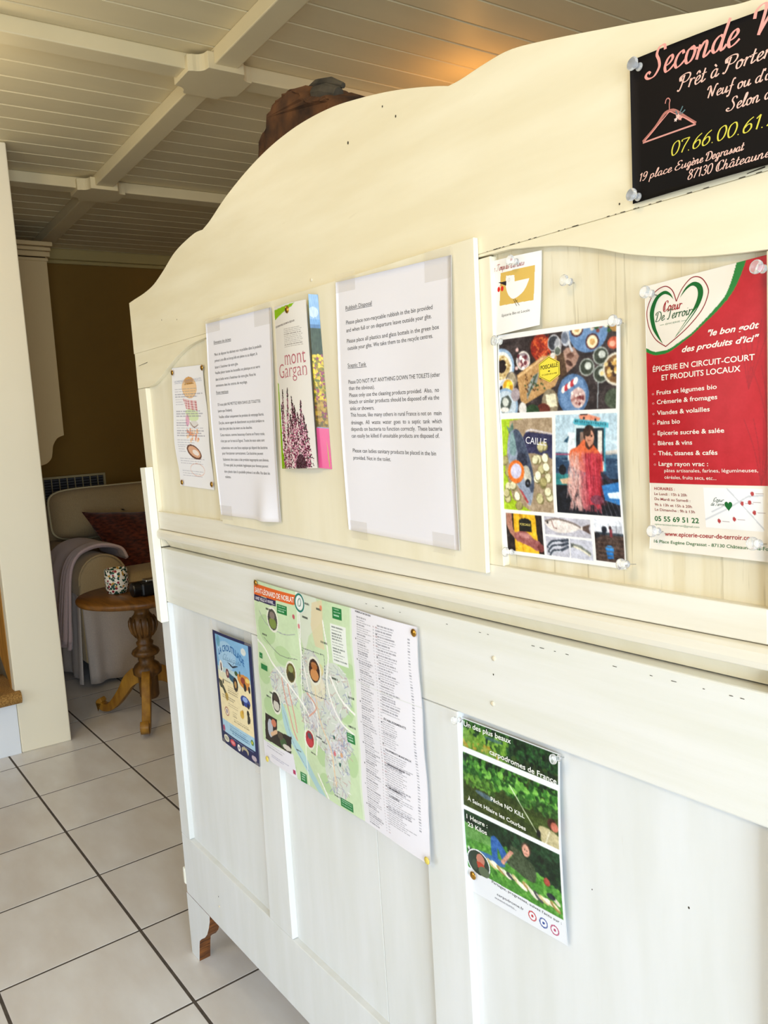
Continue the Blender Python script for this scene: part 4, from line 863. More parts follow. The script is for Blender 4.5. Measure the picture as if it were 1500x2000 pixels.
c.poly([(.055,.405),(.085,.420),(.115,.390),(.125,.430),(.10,.455),(.075,.44)], '5f7f70')
c.poly(smooth_pts([(.085,.440),(.150,.425),(.20,.455),(.245,.520),(.285,.590),(.300,.660),(.290,.720),(.262,.765),(.225,.745),(.165,.690),(.110,.640),(.065,.570),(.055,.500)], 5, True), '8d98ac')
c.poly(smooth_pts([(.12,.43),(.17,.43),(.21,.47),(.25,.53),(.295,.62),(.30,.69),(.27,.70),(.22,.62),(.17,.56),(.14,.50)], 5, True), '4c566c'); c.poly(smooth_pts([(.09,.45),(.12,.44),(.14,.50),(.13,.54),(.08,.53)], 4, True), '6f9a92', .6)
c.poly(smooth_pts([(.16,.53),(.24,.545),(.22,.60),(.15,.58)], 4, True), '34394c'); c.poly(smooth_pts([(.19,.60),(.25,.59),(.28,.65),(.24,.68)], 4, True), 'd6cfb8', .8)
c.ell(.135,.615,.078,.052,'e8762a',.9); c.ell(.135,.612,.050,.036,'c9c6e2',.9); c.ell(.245,.665,.024,.018,'15161d'); c.ell(.245,.665,.010,.007,'5a5f6c'); c.poly([(.16,.69),(.19,.70),(.25,.75),(.235,.755)], 'b3484c')
# fisherman
c.photo()
c.within(.497, .366, .985, .785); c.rect(0, 0, 1, .535, 'b3c9d6'); c.rect(0, .36, 1, .45, 'a9c3d3', .5); c.rect(0, .525, 1, .60, '4c6c86'); c.rect(0, .55, 1, .80, '2f4a68'); c.noise(.05, 60)
for k_ in range(40): a, b_ = .5+.5*RNG.rand(), .53+.11*RNG.rand(); c.rect(a, b_, a+.04, b_+.002, 'cfdbe2' if k_ % 2 else '1f3a58', .5)
c.rect(.49, .63, 1, .80, '161922'); c.poly([(.90,.52),(1,.51),(1,.53),(.88,.535)], 'c9b7a8', .7)
c.rect(.655,.405,.895,.60,'c2d8de'); c.poly([(.64,.400),(.66,.385),(.92,.405),(.92,.425),(.66,.410)], '43a3b8'); c.rect(.67,.425,.885,.56,'1c2b35'); c.rect(.70,.44,.76,.52,'8a6f62'); c.rect(.84,.435,.875,.56,'d6d0c8'); c.rect(.885,.42,.897,.60,'3d95ac'); c.rect(.60,.44,.66,.56,'d5dde2')
c.poly([(.69,.372),(.75,.366),(.86,.385),(.85,.398),(.70,.388)], 'dd8a6c'); c.ell(.73,.384,.008,.005,'1c1c24'); c.ell(.82,.392,.008,.005,'1c1c24'); c.rect(.70,.362,.76,.372,'2a2026'); c.poly([(.565,.48),(.61,.455),(.60,.485)], '26506a')
for k_ in range(14): c.rect(.66+.018*k_, .392+.0012*k_, .668+.018*k_, .399+.0012*k_, '20545f')
c.rect(.49,.53,.62,.537,'b84a6c'); c.rect(.49,.615,.62,.665,'2f7f82'); c.ell(.555,.60,.03,.022,'15171f'); c.poly([(.53,.64),(.63,.63),(.63,.66),(.55,.66)], 'cfae8c')
c.poly(smooth_pts([(.62,.52),(.68,.50),(.74,.47),(.82,.50),(.87,.55),(.86,.62),(.70,.60),(.62,.57)], 4, True), 'd9673c'); c.ell(.772,.448,.046,.036,'35231e'); c.ell(.778,.466,.034,.034,'c98f74'); c.poly([(.745,.475),(.775,.505),(.812,.485),(.80,.50),(.77,.515),(.745,.50)], '4c2c20'); c.ell(.758,.440,.030,.018,'3c2820',.4); c.ell(.765,.455,.006,.004,'1c1210'); c.ell(.792,.457,.006,.004,'1c1210'); c.rect(.762,.474,.79,.478,'7a3a30')
for k_ in range(900):
    t = RNG.rand(); v = .52+.22*t; u = .615+.26*RNG.rand()-(.03*t); k2 = (u-.60)/.28; cc = np.array(hexf('d8a8a0'))*(1-k2)+np.array(hexf('b3192e'))*k2 if k2 > .35 else hexf('dcb8b0' if k_ % 2 else 'c98c84')
    if u < .64+.03*math.sin(v*40) and t > .8: continue
    c.line([(u, v), (u+.02*RNG.randn()*.5, v+.035)], .0032, cc, .5)
for k_ in range(60): u = .74+.12*RNG.rand(); c.line([(u, .53), (u-.01+.04*RNG.rand(), .74)], .002, 'e0485a' if k_ % 2 else '7c1022', .6)
c.poly([(.86,.60),(1,.665),(1,.69),(.86,.62)], '3a3444'); c.poly([(.86,.66),(1,.64),(1,.74),(.88,.72)], '2f74b4'); c.poly([(.90,.69),(1,.68),(1,.71),(.91,.71)], 'd6e4ee'); c.ell(.82,.72,.05,.02,'7c3a4c'); [c.line([(.80+.03*k_, .72), (.82+.035*k_, .79)], .002, '9a8a90', .6) for k_ in range(6)]
# apron, fish, quay
c.photo()
c.within(.025, .806, .357, .984); c.rect(0, 0, 1, 1, '2f2320'); c.poly([(.10,.80),(.30,.80),(.31,.99),(.10,.99)], 'e8b21e'); c.poly([(.15,.80),(.17,.99),(.19,.80)], 'c48f12'); c.poly([(.03,.80),(.08,.80),(.09,.88),(.15,.92),(.13,.94),(.06,.90),(.03,.86)], 'b07a66'); c.rect(.15,.835,.26,.885,'25241c'); c.ell(.205,.84,.055,.015,'25241c')
c.poly(smooth_pts([(.10,.90),(.16,.885),(.22,.89),(.27,.915),(.33,.93),(.30,.97),(.24,.955),(.16,.94),(.11,.925)], 4, True), 'a05f5c'); c.ell(.20,.905,.06,.012,'c98f8a',.1,.7); c.ell(.33,.955,.03,.02,'7c3f3c'); c.noise(.04, 60)
c.photo()
c.within(.375, .806, .755, .889); c.rect(0, 0, 1, 1, 'b4b1bb'); c.poly(smooth_pts([(.38,.833),(.43,.815),(.52,.816),(.60,.828),(.67,.842),(.74,.828),(.735,.845),(.745,.866),(.67,.853),(.60,.868),(.50,.876),(.42,.860)], 4, True), 'dcd2cc'); c.poly([(.69,.840),(.75,.826),(.738,.846),(.75,.870),(.69,.855)], '5c4a44'); c.line(smooth_pts([(.39,.828),(.48,.815),(.60,.826),(.67,.842)], 4), .006, '6b5a50', .8); c.line([(.44,.825),(.455,.855),(.48,.858)], .003, '8a5f58'); c.ell(.405,.834,.007,.005,'1c1c1c')
c.photo()
c.within(.375, .897, .572, .984); c.rect(0, 0, 1, 1, 'b9b8c3')
for d_ in (0, .02, .042): c.line(smooth_pts([(.39+d_*.4,.945+d_),(.43,.920+d_),(.50,.912+d_),(.56,.905+d_*.7)], 4), .009, '3c4450'); c.line(smooth_pts([(.40+d_*.4,.943+d_),(.44,.923+d_),(.50,.916+d_)], 4), .004, 'c9cdd6')
c.photo()
c.within(.578, .897, .757, .984); c.rect(0, 0, 1, 1, 'bcbcc8'); c.line([(.60,.925),(.66,.930),(.73,.955)], .012, '7d8078'); c.line([(.61,.93),(.66,.938),(.73,.962)], .006, 'd8d2bc'); c.poly([(.585,.915),(.61,.925),(.585,.938)], '5c605c')
c.photo()
c.within(.777, .798, .994, .978); c.rect(0, 0, 1, 1, 'd9dbe2'); c.rect(0, .858, 1, 1, '4b3a33'); c.noise(.06, 70); c.rect(.79,.856,1,.866,'3a4650'); [c.line([(.92+.012*k_, .86), (.92+.012*k_, .825)], .002, '5b5f6a') for k_ in range(6)]
c.ell(.855,.842,.02,.014,'1f2430'); c.rect(.84,.845,.86,.868,'1f2430'); c.rect(.893,.840,.912,.872,'7c2b34'); c.ell(.90,.834,.010,.007,'3a2a2a'); c.ell(.80,.87,.02,.015,'23262c'); c.poly([(.855,.92),(.918,.915),(.912,.962),(.868,.966)], '1e74c4'); c.ell(.886,.918,.031,.009,'2f8fe0'); [c.line([(.80,.88+.018*k_), (.99,.878+.019*k_)], .003, '6e5548', .7) for k_ in range(6)]
c.photo(); c.free()
s = Sheet('poi', lambda u, v: 0.0015+0.004*math.sin(PI*v)*(0.4+0.6*u)+0.001*math.sin(9*v+3*u))
s.paper('seafood_poster', 'white poster with photo collage of fish, shellfish dishes and a fisherman', 'poster', M_print, c)
hx = [(.385,.132),(.470,.118),(.535,.150),(.535,.205),(.455,.222),(.385,.192)]; hx = [(.458,.118),(.545,.146),(.545,.198),(.460,.228),(.372,.202),(.372,.147)]
s.shape(hx, 'ecd846', 1); cx_, cy_ = .459, .173; s.stroke([(cx_+(a-cx_)*.92, cy_+(b_-cy_)*.92) for a, b_ in hx], .0004, '3a3418', 2, closed=True)
s.text('POISCAILLE', .388, .172, .530, .0165, '2c2814', .164, lay=2, bold=.01); s.shape([(.445,.181),(.458,.177),(.468,.180),(.458,.183)], '2c2814', 2); s.text('LE CASIER DE LA MER', .396, .198, .522, .0062, '6b6220', .193, lay=2)
s.text('CAILLE', .232, .487, .420, .030, 'eceaf2', .498, shear=.1); s.text('POISCAILLE', .158, .858, .254, .010, 'd8c870', lay=2, bold=.01); s.finish()

# --- 4. small cherry-bird card ---------------------------------------------
c = Canvas(180, 190, 'f1efec'); c.asp = .066/.070
c.poly([(.253,.181),(.89,.178),(.881,.643),(.238,.613)], 'd9b45c'); c.poly([(.365,.236),(.528,.250),(.535,.337)]+smooth_pts([(.80,.335),(.745,.440),(.66,.520),(.516,.563),(.42,.500),(.365,.390),(.360,.300)], 5), 'f1efec')
c.poly([(.207,.300),(.373,.305),(.368,.368)], '2b2326')
for a in (.215,.288): c.ell(a, .392, .030, .034, 'd8241c')
s = Sheet('tmp', lambda u, v: 0.001+0.003*v*v+0.002*math.sin(PI*u))
s.paper('bird_card', 'small white card with an abstract bird carrying cherries', 'card', M_printm, c)
s.stroke([(.235,.36),(.27,.325)], .0003, 'b8604c', 4); s.stroke([(.287,.36),(.28,.325)], .0003, 'b8604c', 4)
s.stroke([(.430+.018*math.cos(t), .300+.024*math.sin(t)) for t in [2*PI*i/12 for i in range(13)]], .0003, 'cfc8b8', 3)
for a in (0, .03): s.stroke([(.520+a,.570),(.590+a*1.6,.672)], .0004, '4a3f30', 3); s.stroke([(.550+a,.615),(.572+a,.590)], .0003, '4a3f30', 3)
s.script('Le Te', .045, .144, .255, .078, 'a82c34', wd=.0006, slant=.25); s.script('mps des ', .255, .144, .440, .078, 'a82c34', wd=.0006, slant=.25); s.script('Cerises', .450, .146, .705, .078, 'a82c34', wd=.0006, slant=.25)
s.text('Epicerie Bio et Locale', .298, .770, .823, .036, '6a6460', .782); s.finish()

# --- 5. rubbish notice (English) ------------------------------------------
BK = '2b2b2e'
s = Sheet('rub', lambda u, v: 0.0012+0.0045*math.sin(PI*v)*(0.6+0.4*math.sin(7*u+2*v))*0.8)
s.paper('english_notice', 'white typed house notice about rubbish and septic tank, taped to the board', 'notice', M_paper, nu=30, nv=40)
for t_, u_, v_, ue, ve in (('Rubbish Disposal', .098,.115,.348,.113), ('Please place non-recycable rubbish in the bin provided', .098,.171,.857,.165), ('and when full or on departure leave outside your gîte.', .099,.201,.848,.195), ('Please place all plastics and glass bottels in the green box', .102,.243,.907,.235), ('outside your gîte. We take them to the recycle centres.', .107,.271,.857,.262),
    ('Sceptic Tank', .103,.338,.280,.338), ('Please DO NOT PUT ANYTHING DOWN THE TOILETS (other', .103,.403,.909,.396), ('than the obvious).', .105,.427,.346,.427), ('Please only use the cleaning products provided.  Also,  no', .106,.455,.899,.448), ('bleach or similar products should be disposed off via the', .102,.481,.899,.474), ('sinks or showers.', .108,.507,.333,.506),
    ('This house, like many others in rural France is not on  main', .109,.533,.914,.528), ('drainage.  All  waste  water  goes  to  a  septic  tank  which', .110,.563,.914,.556), ('depends on bacteria to function correctly.  These bacteria', .106,.589,.915,.582), ('can easily be killed if unsuitable products are disposed of.', .107,.616,.891,.607), ('Please can ladies sanitary products be placed in the bin', .109,.675,.859,.670), ('provided. Not in the toilet.', .109,.704,.457,.702)):
    s.text(t_, u_, v_, ue, .0152, BK, ve, bold=.000)
s.stroke([(.096,.1185),(.352,.1165)], .0005, BK); s.stroke([(.101,.3415),(.284,.3415)], .0005, BK)
for a in ((.10,.006,.040,.022), (.90,.022,.040,.030), (.11,.995,.035,.022), (.88,.985,.035,.022)): s.tape(*a)
s.finish()

# --- 6. French notice --------------------------------------------------------
def fb(u, v):
    return 0.0012+0.004*math.sin(PI*v)*(0.6+0.4*math.sin(5*u+3*v))+0.010*max(0, (v-.72)/.28)**1.5*math.exp(-((u-.80)/.13)**2)
s = Sheet('fra', fb); s.paper('french_notice', 'white typed notice in French taped left of the brochure', 'notice', M_paper, nu=30, nv=40)
for t_, u_, v_, ue in (('Élimination des déchets', .128,.110,.411), ('Merci de déposer les déchets non recyclables dans la poubelle', .131,.171,.851), ("prévue à cet effet et lorsqu'elle est pleine ou au départ, la", .132,.202,.787), ("laisser à l'extérieur de votre gîte.", .131,.235,.502), ('Veuillez placer toutes les bouteilles en plastique et en verre', .128,.264,.816), ("dans la boîte verte à l'extérieur de votre gîte. Nous les", .131,.297,.750), ('emmenons dans les centres de recyclage.', .130,.328,.621), ('Fosse septique', .128,.363,.324),
    ("S'il vous plaît NE METTEZ RIEN DANS LES TOILETTES", .141,.426,.797), ("(autre que l'évident).", .136,.458,.365), ('Veuillez utiliser uniquement les produits de nettoyage fournis.', .143,.489,.842), ('De plus, aucun agent de blanchiment ou produit similaire ne', .135,.520,.842), ('doit être jeté dans les éviers ou les douches.', .137,.550,.651), ("Cette maison, comme beaucoup d'autres en France rurale,", .140,.582,.842), ("n'est pas sur le tout-à-l'égout. Toutes les eaux usées sont", .139,.613,.835), ('acheminées vers une fosse septique qui dépend des bactéries', .138,.649,.875), ('pour fonctionner correctement. Ces bactéries peuvent', .142,.677,.800),
    ('facilement être tuées si des produits inappropriés sont éliminés.', .144,.709,.885), ("S'il vous plaît, les produits hygiéniques pour femmes peuvent", .146,.738,.870), ('être placés dans la poubelle prévue à cet effet. Pas dans les', .147,.772,.894), ('toilettes.', .151,.800,.248)):
    s.text(t_, u_, v_, ue, .0138, BK)
s.stroke([(.126,.1135),(.413,.1135)], .0005, BK); s.stroke([(.126,.3665),(.326,.3665)], .0005, BK)
for a in ((.12,.012,.05,.022), (.88,.022,.045,.030), (.10,.985,.045,.022)): s.tape(*a)
s.finish()

# --- 7. heather brochure -----------------------------------------------------
c = Canvas(130, 300, 'e9e4dd'); c.asp = .088/.215
c.poly([(0,.02),(.70,.003),(.62,.022),(.45,.035),(.30,.050),(.01,.080)], '8fbf1f'); c.poly([(0,.46),(.035,.47),(.075,.995),(.0,1.0)], '86b51c'); c.poly([(.03,.90),(.09,.90),(.16,1.01),(.0,1.01)], '86b51c')
c.dashes(.32,.145,.88,.262,11,'6b6460',.5,.15,.35)
c.rect(.33,.145,.34,.262,'e9e4dd')
for sx_, tv, bu in ((.16,.513,.14), (.338,.506,.24), (.10,.60,.16), (.455,.563,.46), (.48,.60,.55), (.52,.62,.62), (.707,.59,.66), (.387,.666,.36), (.60,.66,.72), (.66,.70,.80), (.30,.72,.28), (.42,.70,.50), (.80,.74,.86), (.75,.68,.80)):
    n_ = int((1.0-tv)*190)
    for k_ in range(n_):
        t = k_/n_; u = sx_+(bu-sx_)*t; v = tv+(1-tv)*t; wd = .008+.034*min(1, t*2.0)
        cc = ['4a1c2c','6a2740','a04a6c','c97a98','3a1824'][RNG.randint(5)] if t > .12 else '2c1c20'
        for _ in range(3): c.ell(u+wd*RNG.randn()*.7, v+.004*RNG.randn(), .013, .0042, cc if RNG.rand() > .25 else 'e3b4c4')
    c.line([(sx_, tv), (sx_+(bu-sx_)*.3, tv+(1-tv)*.3)], .010, '2a1820', .7)
c.ell(.62,1.0,.14,.09,'2c1620',al=.75)
s = Sheet('gar', lambda u, v: 0.002+0.010*math.sin(PI*min(1, u*1.0))*0.3+0.004*u+0.002*v)
s.paper('heather_brochure', 'folded tourist brochure with purple heather between the two typed notices', 'brochure', M_printg, c)
GP = 'b86a74'
s.text('mont', .312, .362, .905, +.090, GP, shear=0, bold=-.006); s.text('Gargan', .085, .438, .915, .086, GP, bold=-.010); s.text('LES ESSENTIELS DE MON SÉJOUR', .03, .129, .68, .0100, '5b4a4a', .113, bold=.01)
for u_, v_ in ((.400,.362),(.50,.362),(.86,.362),(.30,.438),(.55,.438),(.88,.438)): s.shape([(u_-.025,v_-.0012),(u_+.025,v_-.0012),(u_+.025,v_+.0014),(u_-.025,v_+.0014)], GP, 1)
s.finish(); gar = s
# inner leaf of the brochure standing out to the right
c = Canvas(40, 240, '6f9fd0'); c.rect(0, 0, 1, .14, '8fb4dc'); c.ell(.4, .10, .5, .03, 'd9e6f2', al=.7); c.rect(0, .17, 1, .20, '4c78a8'); c.rect(0, .19, 1, .36, '28402a'); c.noise(.06, 10); c.rect(0, .345, 1, .76, 'b59f2e'); 
for k_ in range(260): c.ell(RNG.rand(), .345+.41*RNG.rand(), .12, .008, ['e0cc3a','8a7a1e','5c6a2a','8c3a5c','d4b82c'][k_ % 5])
c.rect(0, .60, 1, .76, '6c3a4c', .35); c.rect(0, .762, 1, 1, 'd9578c')
QUADS['leaf'] = ([(1.0995, 1.2245), (1.1120, 1.2220), (1.1170, 1.0075), (1.0955, 1.0095)], -0.0125)
l2 = Sheet('leaf', lambda u, v: -0.006*u); l2.P  # leaf folds back towards the board
q = np.array(l2.q); b = MB(); nu, nv = 39, 239; 
b.grid(lambda u, v: l2.P(u, v), nu, nv); lo = b.build('inner_leaf', M_printg, gar.root, smooth=True, fix=False)
a = np.clip(c.a, 0, 1); lin = np.where(a <= 0.04045, a/12.92, ((a+0.055)/1.055)**2.4).reshape(-1, 3); col = np.ones((lin.shape[0], 4), np.float32); col[:, :3] = lin
at = lo.data.color_attributes.new('print', 'FLOAT_COLOR', 'POINT'); at.data.foreach_set('color', col.ravel())
b = MB(); b.add([(1.0960, -0.0110, 1.2175), (1.1060, -0.0072, 1.2150), (1.1140, -0.0072, 1.0100), (1.0990, -0.0100, 1.0110)], [(0, 3, 2, 1)]); b.build('green_reflection', mat('reflection_green', '9cc53a', 0.3), gar.root, solid=0.0004, fix=False)  # green strip imitating the soft green reflection beside the leaf

# --- 8. burger menu drawing ----------------------------------------------------
c = Canvas(130, 200, 'eceaec'); c.asp = .126/.204
c.ell(.545,.172,.225,.085,'e9b878',al=.75); c.ell(.545,.115,.14,.03,'c58a3c',al=.6)
for k_ in range(8): c.line(smooth_pts([(.33+.01*k_,.262+.011*k_),(.50,.275+.010*k_),(.72,.285+.010*k_)], 4), .006, 'b04a50' if k_ % 2 else 'd99a98', .7)
c.poly(smooth_pts([(.37,.365),(.50,.350),(.72,.37),(.73,.43),(.60,.445),(.45,.43)], 4, True), 'cfe0a8', .8); c.ell(.42,.44,.055,.05,'d88fae',al=.7); c.ell(.60,.47,.12,.028,'d9d4d0',al=.9); c.line(smooth_pts([(.49,.455),(.60,.495),(.72,.475)], 4), .006, '8c6f64')
for k_ in range(26): c.ell(.38+.35*RNG.rand(), .51+.10*RNG.rand(), .03, .012, ['eaa070','f2c79a','d98a70'][k_ % 3], RNG.rand()*3, .8)
c.ell(.555,.700,.205,.056,'6b4432',.25); c.ell(.56,.698,.170,.042,'d9a888',.25); c.ell(.60,.705,.09,.022,'efe2da',.2)
th_ = np.linspace(0, 2*PI, 30); c.line([(.575+.205*math.cos(t), .848+.052*math.sin(t)) for t in th_], .005, 'd99a80', .6); c.line([(.545+.225*math.cos(t), .172+.085*math.sin(t)) for t in th_], .004, 'c98a50', .6)
for v0_, rows, e_ in ((.178,4,1.0), (.262,3,.36), (.36,3,1.0), (.435,3,.5), (.50,4,1.0), (.60,3,.7), (.655,3,.36), (.755,3,.9), (.86,3,.8)): c.dashes(.075+.04*v0_, v0_, e_*.93, v0_+rows*.0205, rows, '8b8898', .55, .25, .35)
s = Sheet('bur', lambda u, v: 0.001+0.006*math.sin(PI*v)**2*(1-u)*0.8+0.001*math.sin(12*v))
s.paper('burger_menu', 'paper menu with a pencil drawing of burger layers in the left recess', 'menu', M_printm, c)
s.text('HOMEMADE BURGER NIGHTS', .085, .127, .93, .017, '7b88a8', .116, bold=-.01); s.stroke([(.085,.134),(.95,.122)], .0004, '7b88a8'); s.text('LES BURGERS', .40, .148, .70, .011, '8c5a1c', .144, bold=.02); s.finish()

# --- 9. vintage vehicle fair poster ---------------------------------------------
c = Canvas(150, 215, '1d2350'); c.asp = .143/.203
c.within(.068,.024,.926,.888); c.rect(0,0,1,1,'86b4d6'); c.rect(0,0,1,.30,'7fb0d6'); c.ell(.35,.18,.25,.12,'b9d4e6',al=.6); c.ell(.80,.09,.06,.03,'e6dfd2',al=.8); c.ell(.15,.08,.05,.05,'4f8f9c',al=.6)
c.rect(0,.34,1,.78,'ecdcb0'); c.ell(.5,.35,.6,.06,'d6dcc8',al=.6); c.rect(0,.78,1,1,'a5c8dc'); c.noise(.02, 40)
c.ell(.173,.30,.05,.055,'ece6dc'); c.ell(.175,.29,.018,.026,'5c2f24'); c.ell(.175,.32,.02,.02,'2c2a30')
c.poly([(.36,.232),(.44,.238),(.50,.250),(.58,.235),(.66,.230),(.55,.258),(.50,.268),(.44,.255)], '1c2a40')
c.poly(smooth_pts([(.34,.315),(.44,.330),(.56,.345),(.60,.38),(.50,.395),(.38,.37)], 4, True), '2a5870'); c.ell(.345,.335,.045,.040,'6b2f3c'); c.ell(.345,.335,.02,.02,'c7a88c'); c.ell(.545,.400,.062,.060,'26201e'); c.ell(.545,.400,.030,.030,'b58a4c')
c.poly(smooth_pts([(.62,.30),(.74,.285),(.88,.295),(.90,.34),(.84,.40),(.70,.39),(.62,.35)], 4, True), 'd0883c'); c.ell(.74,.335,.05,.03,'8c3a2c'); c.ell(.85,.32,.05,.02,'e8c86c'); c.ell(.78,.385,.035,.035,'2c2424'); c.ell(.88,.39,.025,.03,'2c2424'); c.rect(.66,.27,.69,.31,'2c4a34'); c.ell(.58,.30,.04,.02,'3c5a34')
c.ell(.13,.46,.05,.035,'3a3c2c'); c.line([(.09,.44),(.20,.49),(.27,.54)], .028, '4c4a34'); c.ell(.27,.55,.045,.035,'b5943c'); c.ell(.20,.43,.02,.02,'2a2a24')
c.ell(.765,.505,.115,.045,'2b3f8c',.1); c.ell(.76,.49,.06,.022,'8fa8dc'); c.ell(.70,.53,.03,.022,'1a1c34'); c.ell(.83,.535,.03,.022,'1a1c34')
c.ell(.235,.686,.062,.040,'a05a50'); c.ell(.235,.686,.048,.031,'ecdcc0'); c.ell(.235,.686,.02,.02,'7c6a8c'); c.ell(.655,.635,.05,.034,'d8b04a'); c.ell(.68,.61,.02,.02,'c49030'); c.ell(.81,.60,.03,.028,'25241e'); c.ell(.82,.645,.035,.035,'33302a'); c.ell(.80,.67,.02,.02,'25241e')
for a, b_, e_, r_ in ((.20,.405,.42,1), (.32,.445,.62,4), (.14,.545,.52,2), (.30,.60,.56,2), (.40,.655,.52,3), (.42,.715,.86,2), (.28,.80,.75,3), (.34,.835,.80,2)): c.dashes(a, b_, e_, b_+.018*r_, r_, '8a7a5c' if b_ < .78 else '3c6a94', .7, .2, .4)
c.ell(.10,.86,.03,.03,'a8486c'); c.ell(.86,.83,.035,.025,'4c7a3c'); c.ell(.855,.83,.015,.012,'e6d43c')
c.free(); c.ell(.15,.944,.075,.030,'e6dfc8'); c.ell(.15,.944,.055,.018,'8a8f7c',al=.6); c.ell(.335,.944,.075,.026,'d04c54'); c.ell(.335,.944,.05,.012,'ecc2c0',al=.6); c.ell(.50,.951,.04,.030,'ece8e2'); c.ell(.50,.951,.015,.012,'4c4c64'); c.ell(.66,.945,.09,.034,'b5a98a'); c.ell(.66,.962,.065,.026,'1d2350'); c.ell(.88,.957,.06,.022,'b8a8b0'); c.dashes(.18,.903,.90,.914,1,'9fb4dc',.7,.1,.5)
s = Sheet('cro', lambda u, v: 0.0006+0.0015*math.sin(PI*u)); s.paper('vehicle_fair_poster', 'small dark blue bordered poster with old tractor and cars', 'poster', M_print, c)
s.text('LA CROUTILLADE', .135, .205, .805, .052, '1f5f9c', .215, bold=.02, arc=.075)
s.script('en Auv', .27, .215, .50, .050, '2c5a84', .222, wd=.0007) if False else s.script('Classiques', .24, .225, .72, .05, '2c5a84', .215, wd=.0007, glyphs={**GL, 'q': GL['g']})
for a in ((-.02,-.03,.012,.022), (.93,-.035,.022,.022), (.07,1.02,.012,.022), (.94,1.02,.014,.018)): s.tape(a[0], a[1], a[2], a[3])
s.finish()

# --- 10. town map ------------------------------------------------------------
c = Canvas(400, 300, 'c9dcb4'); c.asp = .39/.285; c.noise(.02, 20); c.noise(.012, 120)
g2 = 'a9c98e'
for a, b_, r1, r2_ in ((.09,.25,.07,.08), (.20,.36,.06,.05), (.05,.50,.05,.06), (.60,.48,.05,.08), (.10,.68,.08,.06), (.62,.30,.05,.04), (.44,.78,.04,.06), (.20,.95,.05,.05), (.46,.92,.05,.05), (.62,.75,.03,.06)): c.ell(a, b_, r1, r2_, g2, al=.6)
c.poly([(.32,0),(.46,.0),(.50,.10),(.40,.20),(.36,.30),(.33,.20)], 'e4e4e0', .6); c.poly([(.43,.03),(.50,.0),(.50,.24),(.44,.24),(.42,.14)], 'e0cfa8', .8)
for (cx_, cy_, rr, ry) in ((.20,.52,.10,.10), (.40,.40,.08,.13), (.55,.42,.09,.13), (.47,.62,.12,.14), (.53,.82,.075,.14), (.36,.60,.06,.10), (.57,.66,.05,.09)):
    c.ell(cx_, cy_, rr, ry, 'd6d3dc', al=.6)
    for k_ in range(90):
        a, t = RNG.rand()*6.28, RNG.rand()**.5; u, v = cx_+rr*t*math.cos(a), cy_+ry*t*math.sin(a); w = RNG.rand()*3.14; l_ = .012+.016*RNG.rand(); cc = ['9aa0b8','b8a0a8','f2f0ee','a8b4a0','c2a498','8c94b4'][k_ % 6]
        c.line([(u, v), (u+l_*math.cos(w), v+l_*1.35*math.sin(w))], .0016, cc, .8)
c.poly(smooth_pts([(.17,.62),(.20,.66),(.23,.75),(.30,.82),(.37,.92),(.46,1.02),(.43,1.03),(.34,.95),(.27,.86),(.20,.78),(.17,.70)], 5, True), 'a9cdd6', .9)
for p, cc, w_ in (([(.0,.33),(.06,.36),(.12,.42),(.20,.47),(.30,.55),(.36,.62)], 'f5f3ec', .004), ([(.19,.48),(.21,.60),(.24,.72),(.27,.78)], 'd9a494', .004), ([(.23,.50),(.25,.62),(.27,.74)], 'd9a494', .004), ([(.32,.0),(.34,.15),(.33,.30),(.38,.50),(.42,.60),(.40,.80)], 'f5f3ec', .0035), ([(.50,.10),(.52,.25),(.50,.40),(.56,.55),(.64,.60)], 'f5f3ec', .0035), ([(.36,.50),(.42,.55),(.36,.62)], 'e0a088', .003), ([(.52,.36),(.58,.45),(.66,.50)], 'f5f3ec', .004), ([(.40,.90),(.46,1.0)], 'f5f3ec', .004), ([(.04,.16),(.10,.22),(.22,.24),(.30,.22)], '9aa0a0', .0015), ([(.06,.30),(.18,.36),(.30,.35)], '7c8478', .0015), ([(.42,.45),(.44,.62),(.50,.74),(.52,.90)], 'e8c8a0', .003), ([(.18,.66),(.24,.80),(.33,.92)], '8a9aa8', .0015)):
    c.line(smooth_pts(p, 5), w_, cc)
c.ell(.44,.44,.05,.07,'f0e2b8',al=.5); c.ell(.46,.35,.02,.03,'e8d070',al=.5)
c.poly([(.0,.895),(.10,.890),(.235,.872),(.25,1.01),(.0,1.01)], 'e6e3ea'); c.dashes(.03,.90,.18,.93,2,'8a8890',.5,.4,.4); c.dashes(.06,.955,.2,.975,2,'6a6890',.6,.4,.4); c.rect(.222,.96,.24,.985,'b02c5c')
def photo(u, v, ru, rv, cols): c.ell(u, v, ru*1.22, rv*1.22, 'e6e6d6'); c.ell(u, v, ru, rv, cols[0]); c.ell(u, v+rv*.35, ru*.75, rv*.5, cols[1], al=.9); c.ell(u, v-rv*.4, ru*.55, rv*.35, cols[2], al=.9)
photo(.148,.182,.036,.056,['4c4a44','7f9440','8c7c74']); photo(.255,.432,.030,.050,['6a5c2c','3c3a24','8f9a5c']); photo(.127,.634,.031,.055,['28221e','e0dccf','4c3c34']); photo(.418,.368,.038,.058,['3a1c10','dc9a5c','b86f34']); photo(.353,.742,.030,.042,['a81f28','c9444c','4c5a64'])
c.poly([(.030,.730),(.127,.731),(.125,.79),(.232,.782),(.222,.878),(.12,.878),(.022,.881)], '2b211e'); c.ell(.07,.80,.022,.05,'b5bac2'); c.ell(.10,.76,.02,.02,'c97a5c'); c.line([(.08,.83),(.12,.80)], .008, 'd8b08c'); c.ell(.17,.84,.025,.03,'3c5a34'); c.ell(.195,.855,.03,.015,'cfc9bd'); c.ell(.15,.81,.02,.02,'54483c')
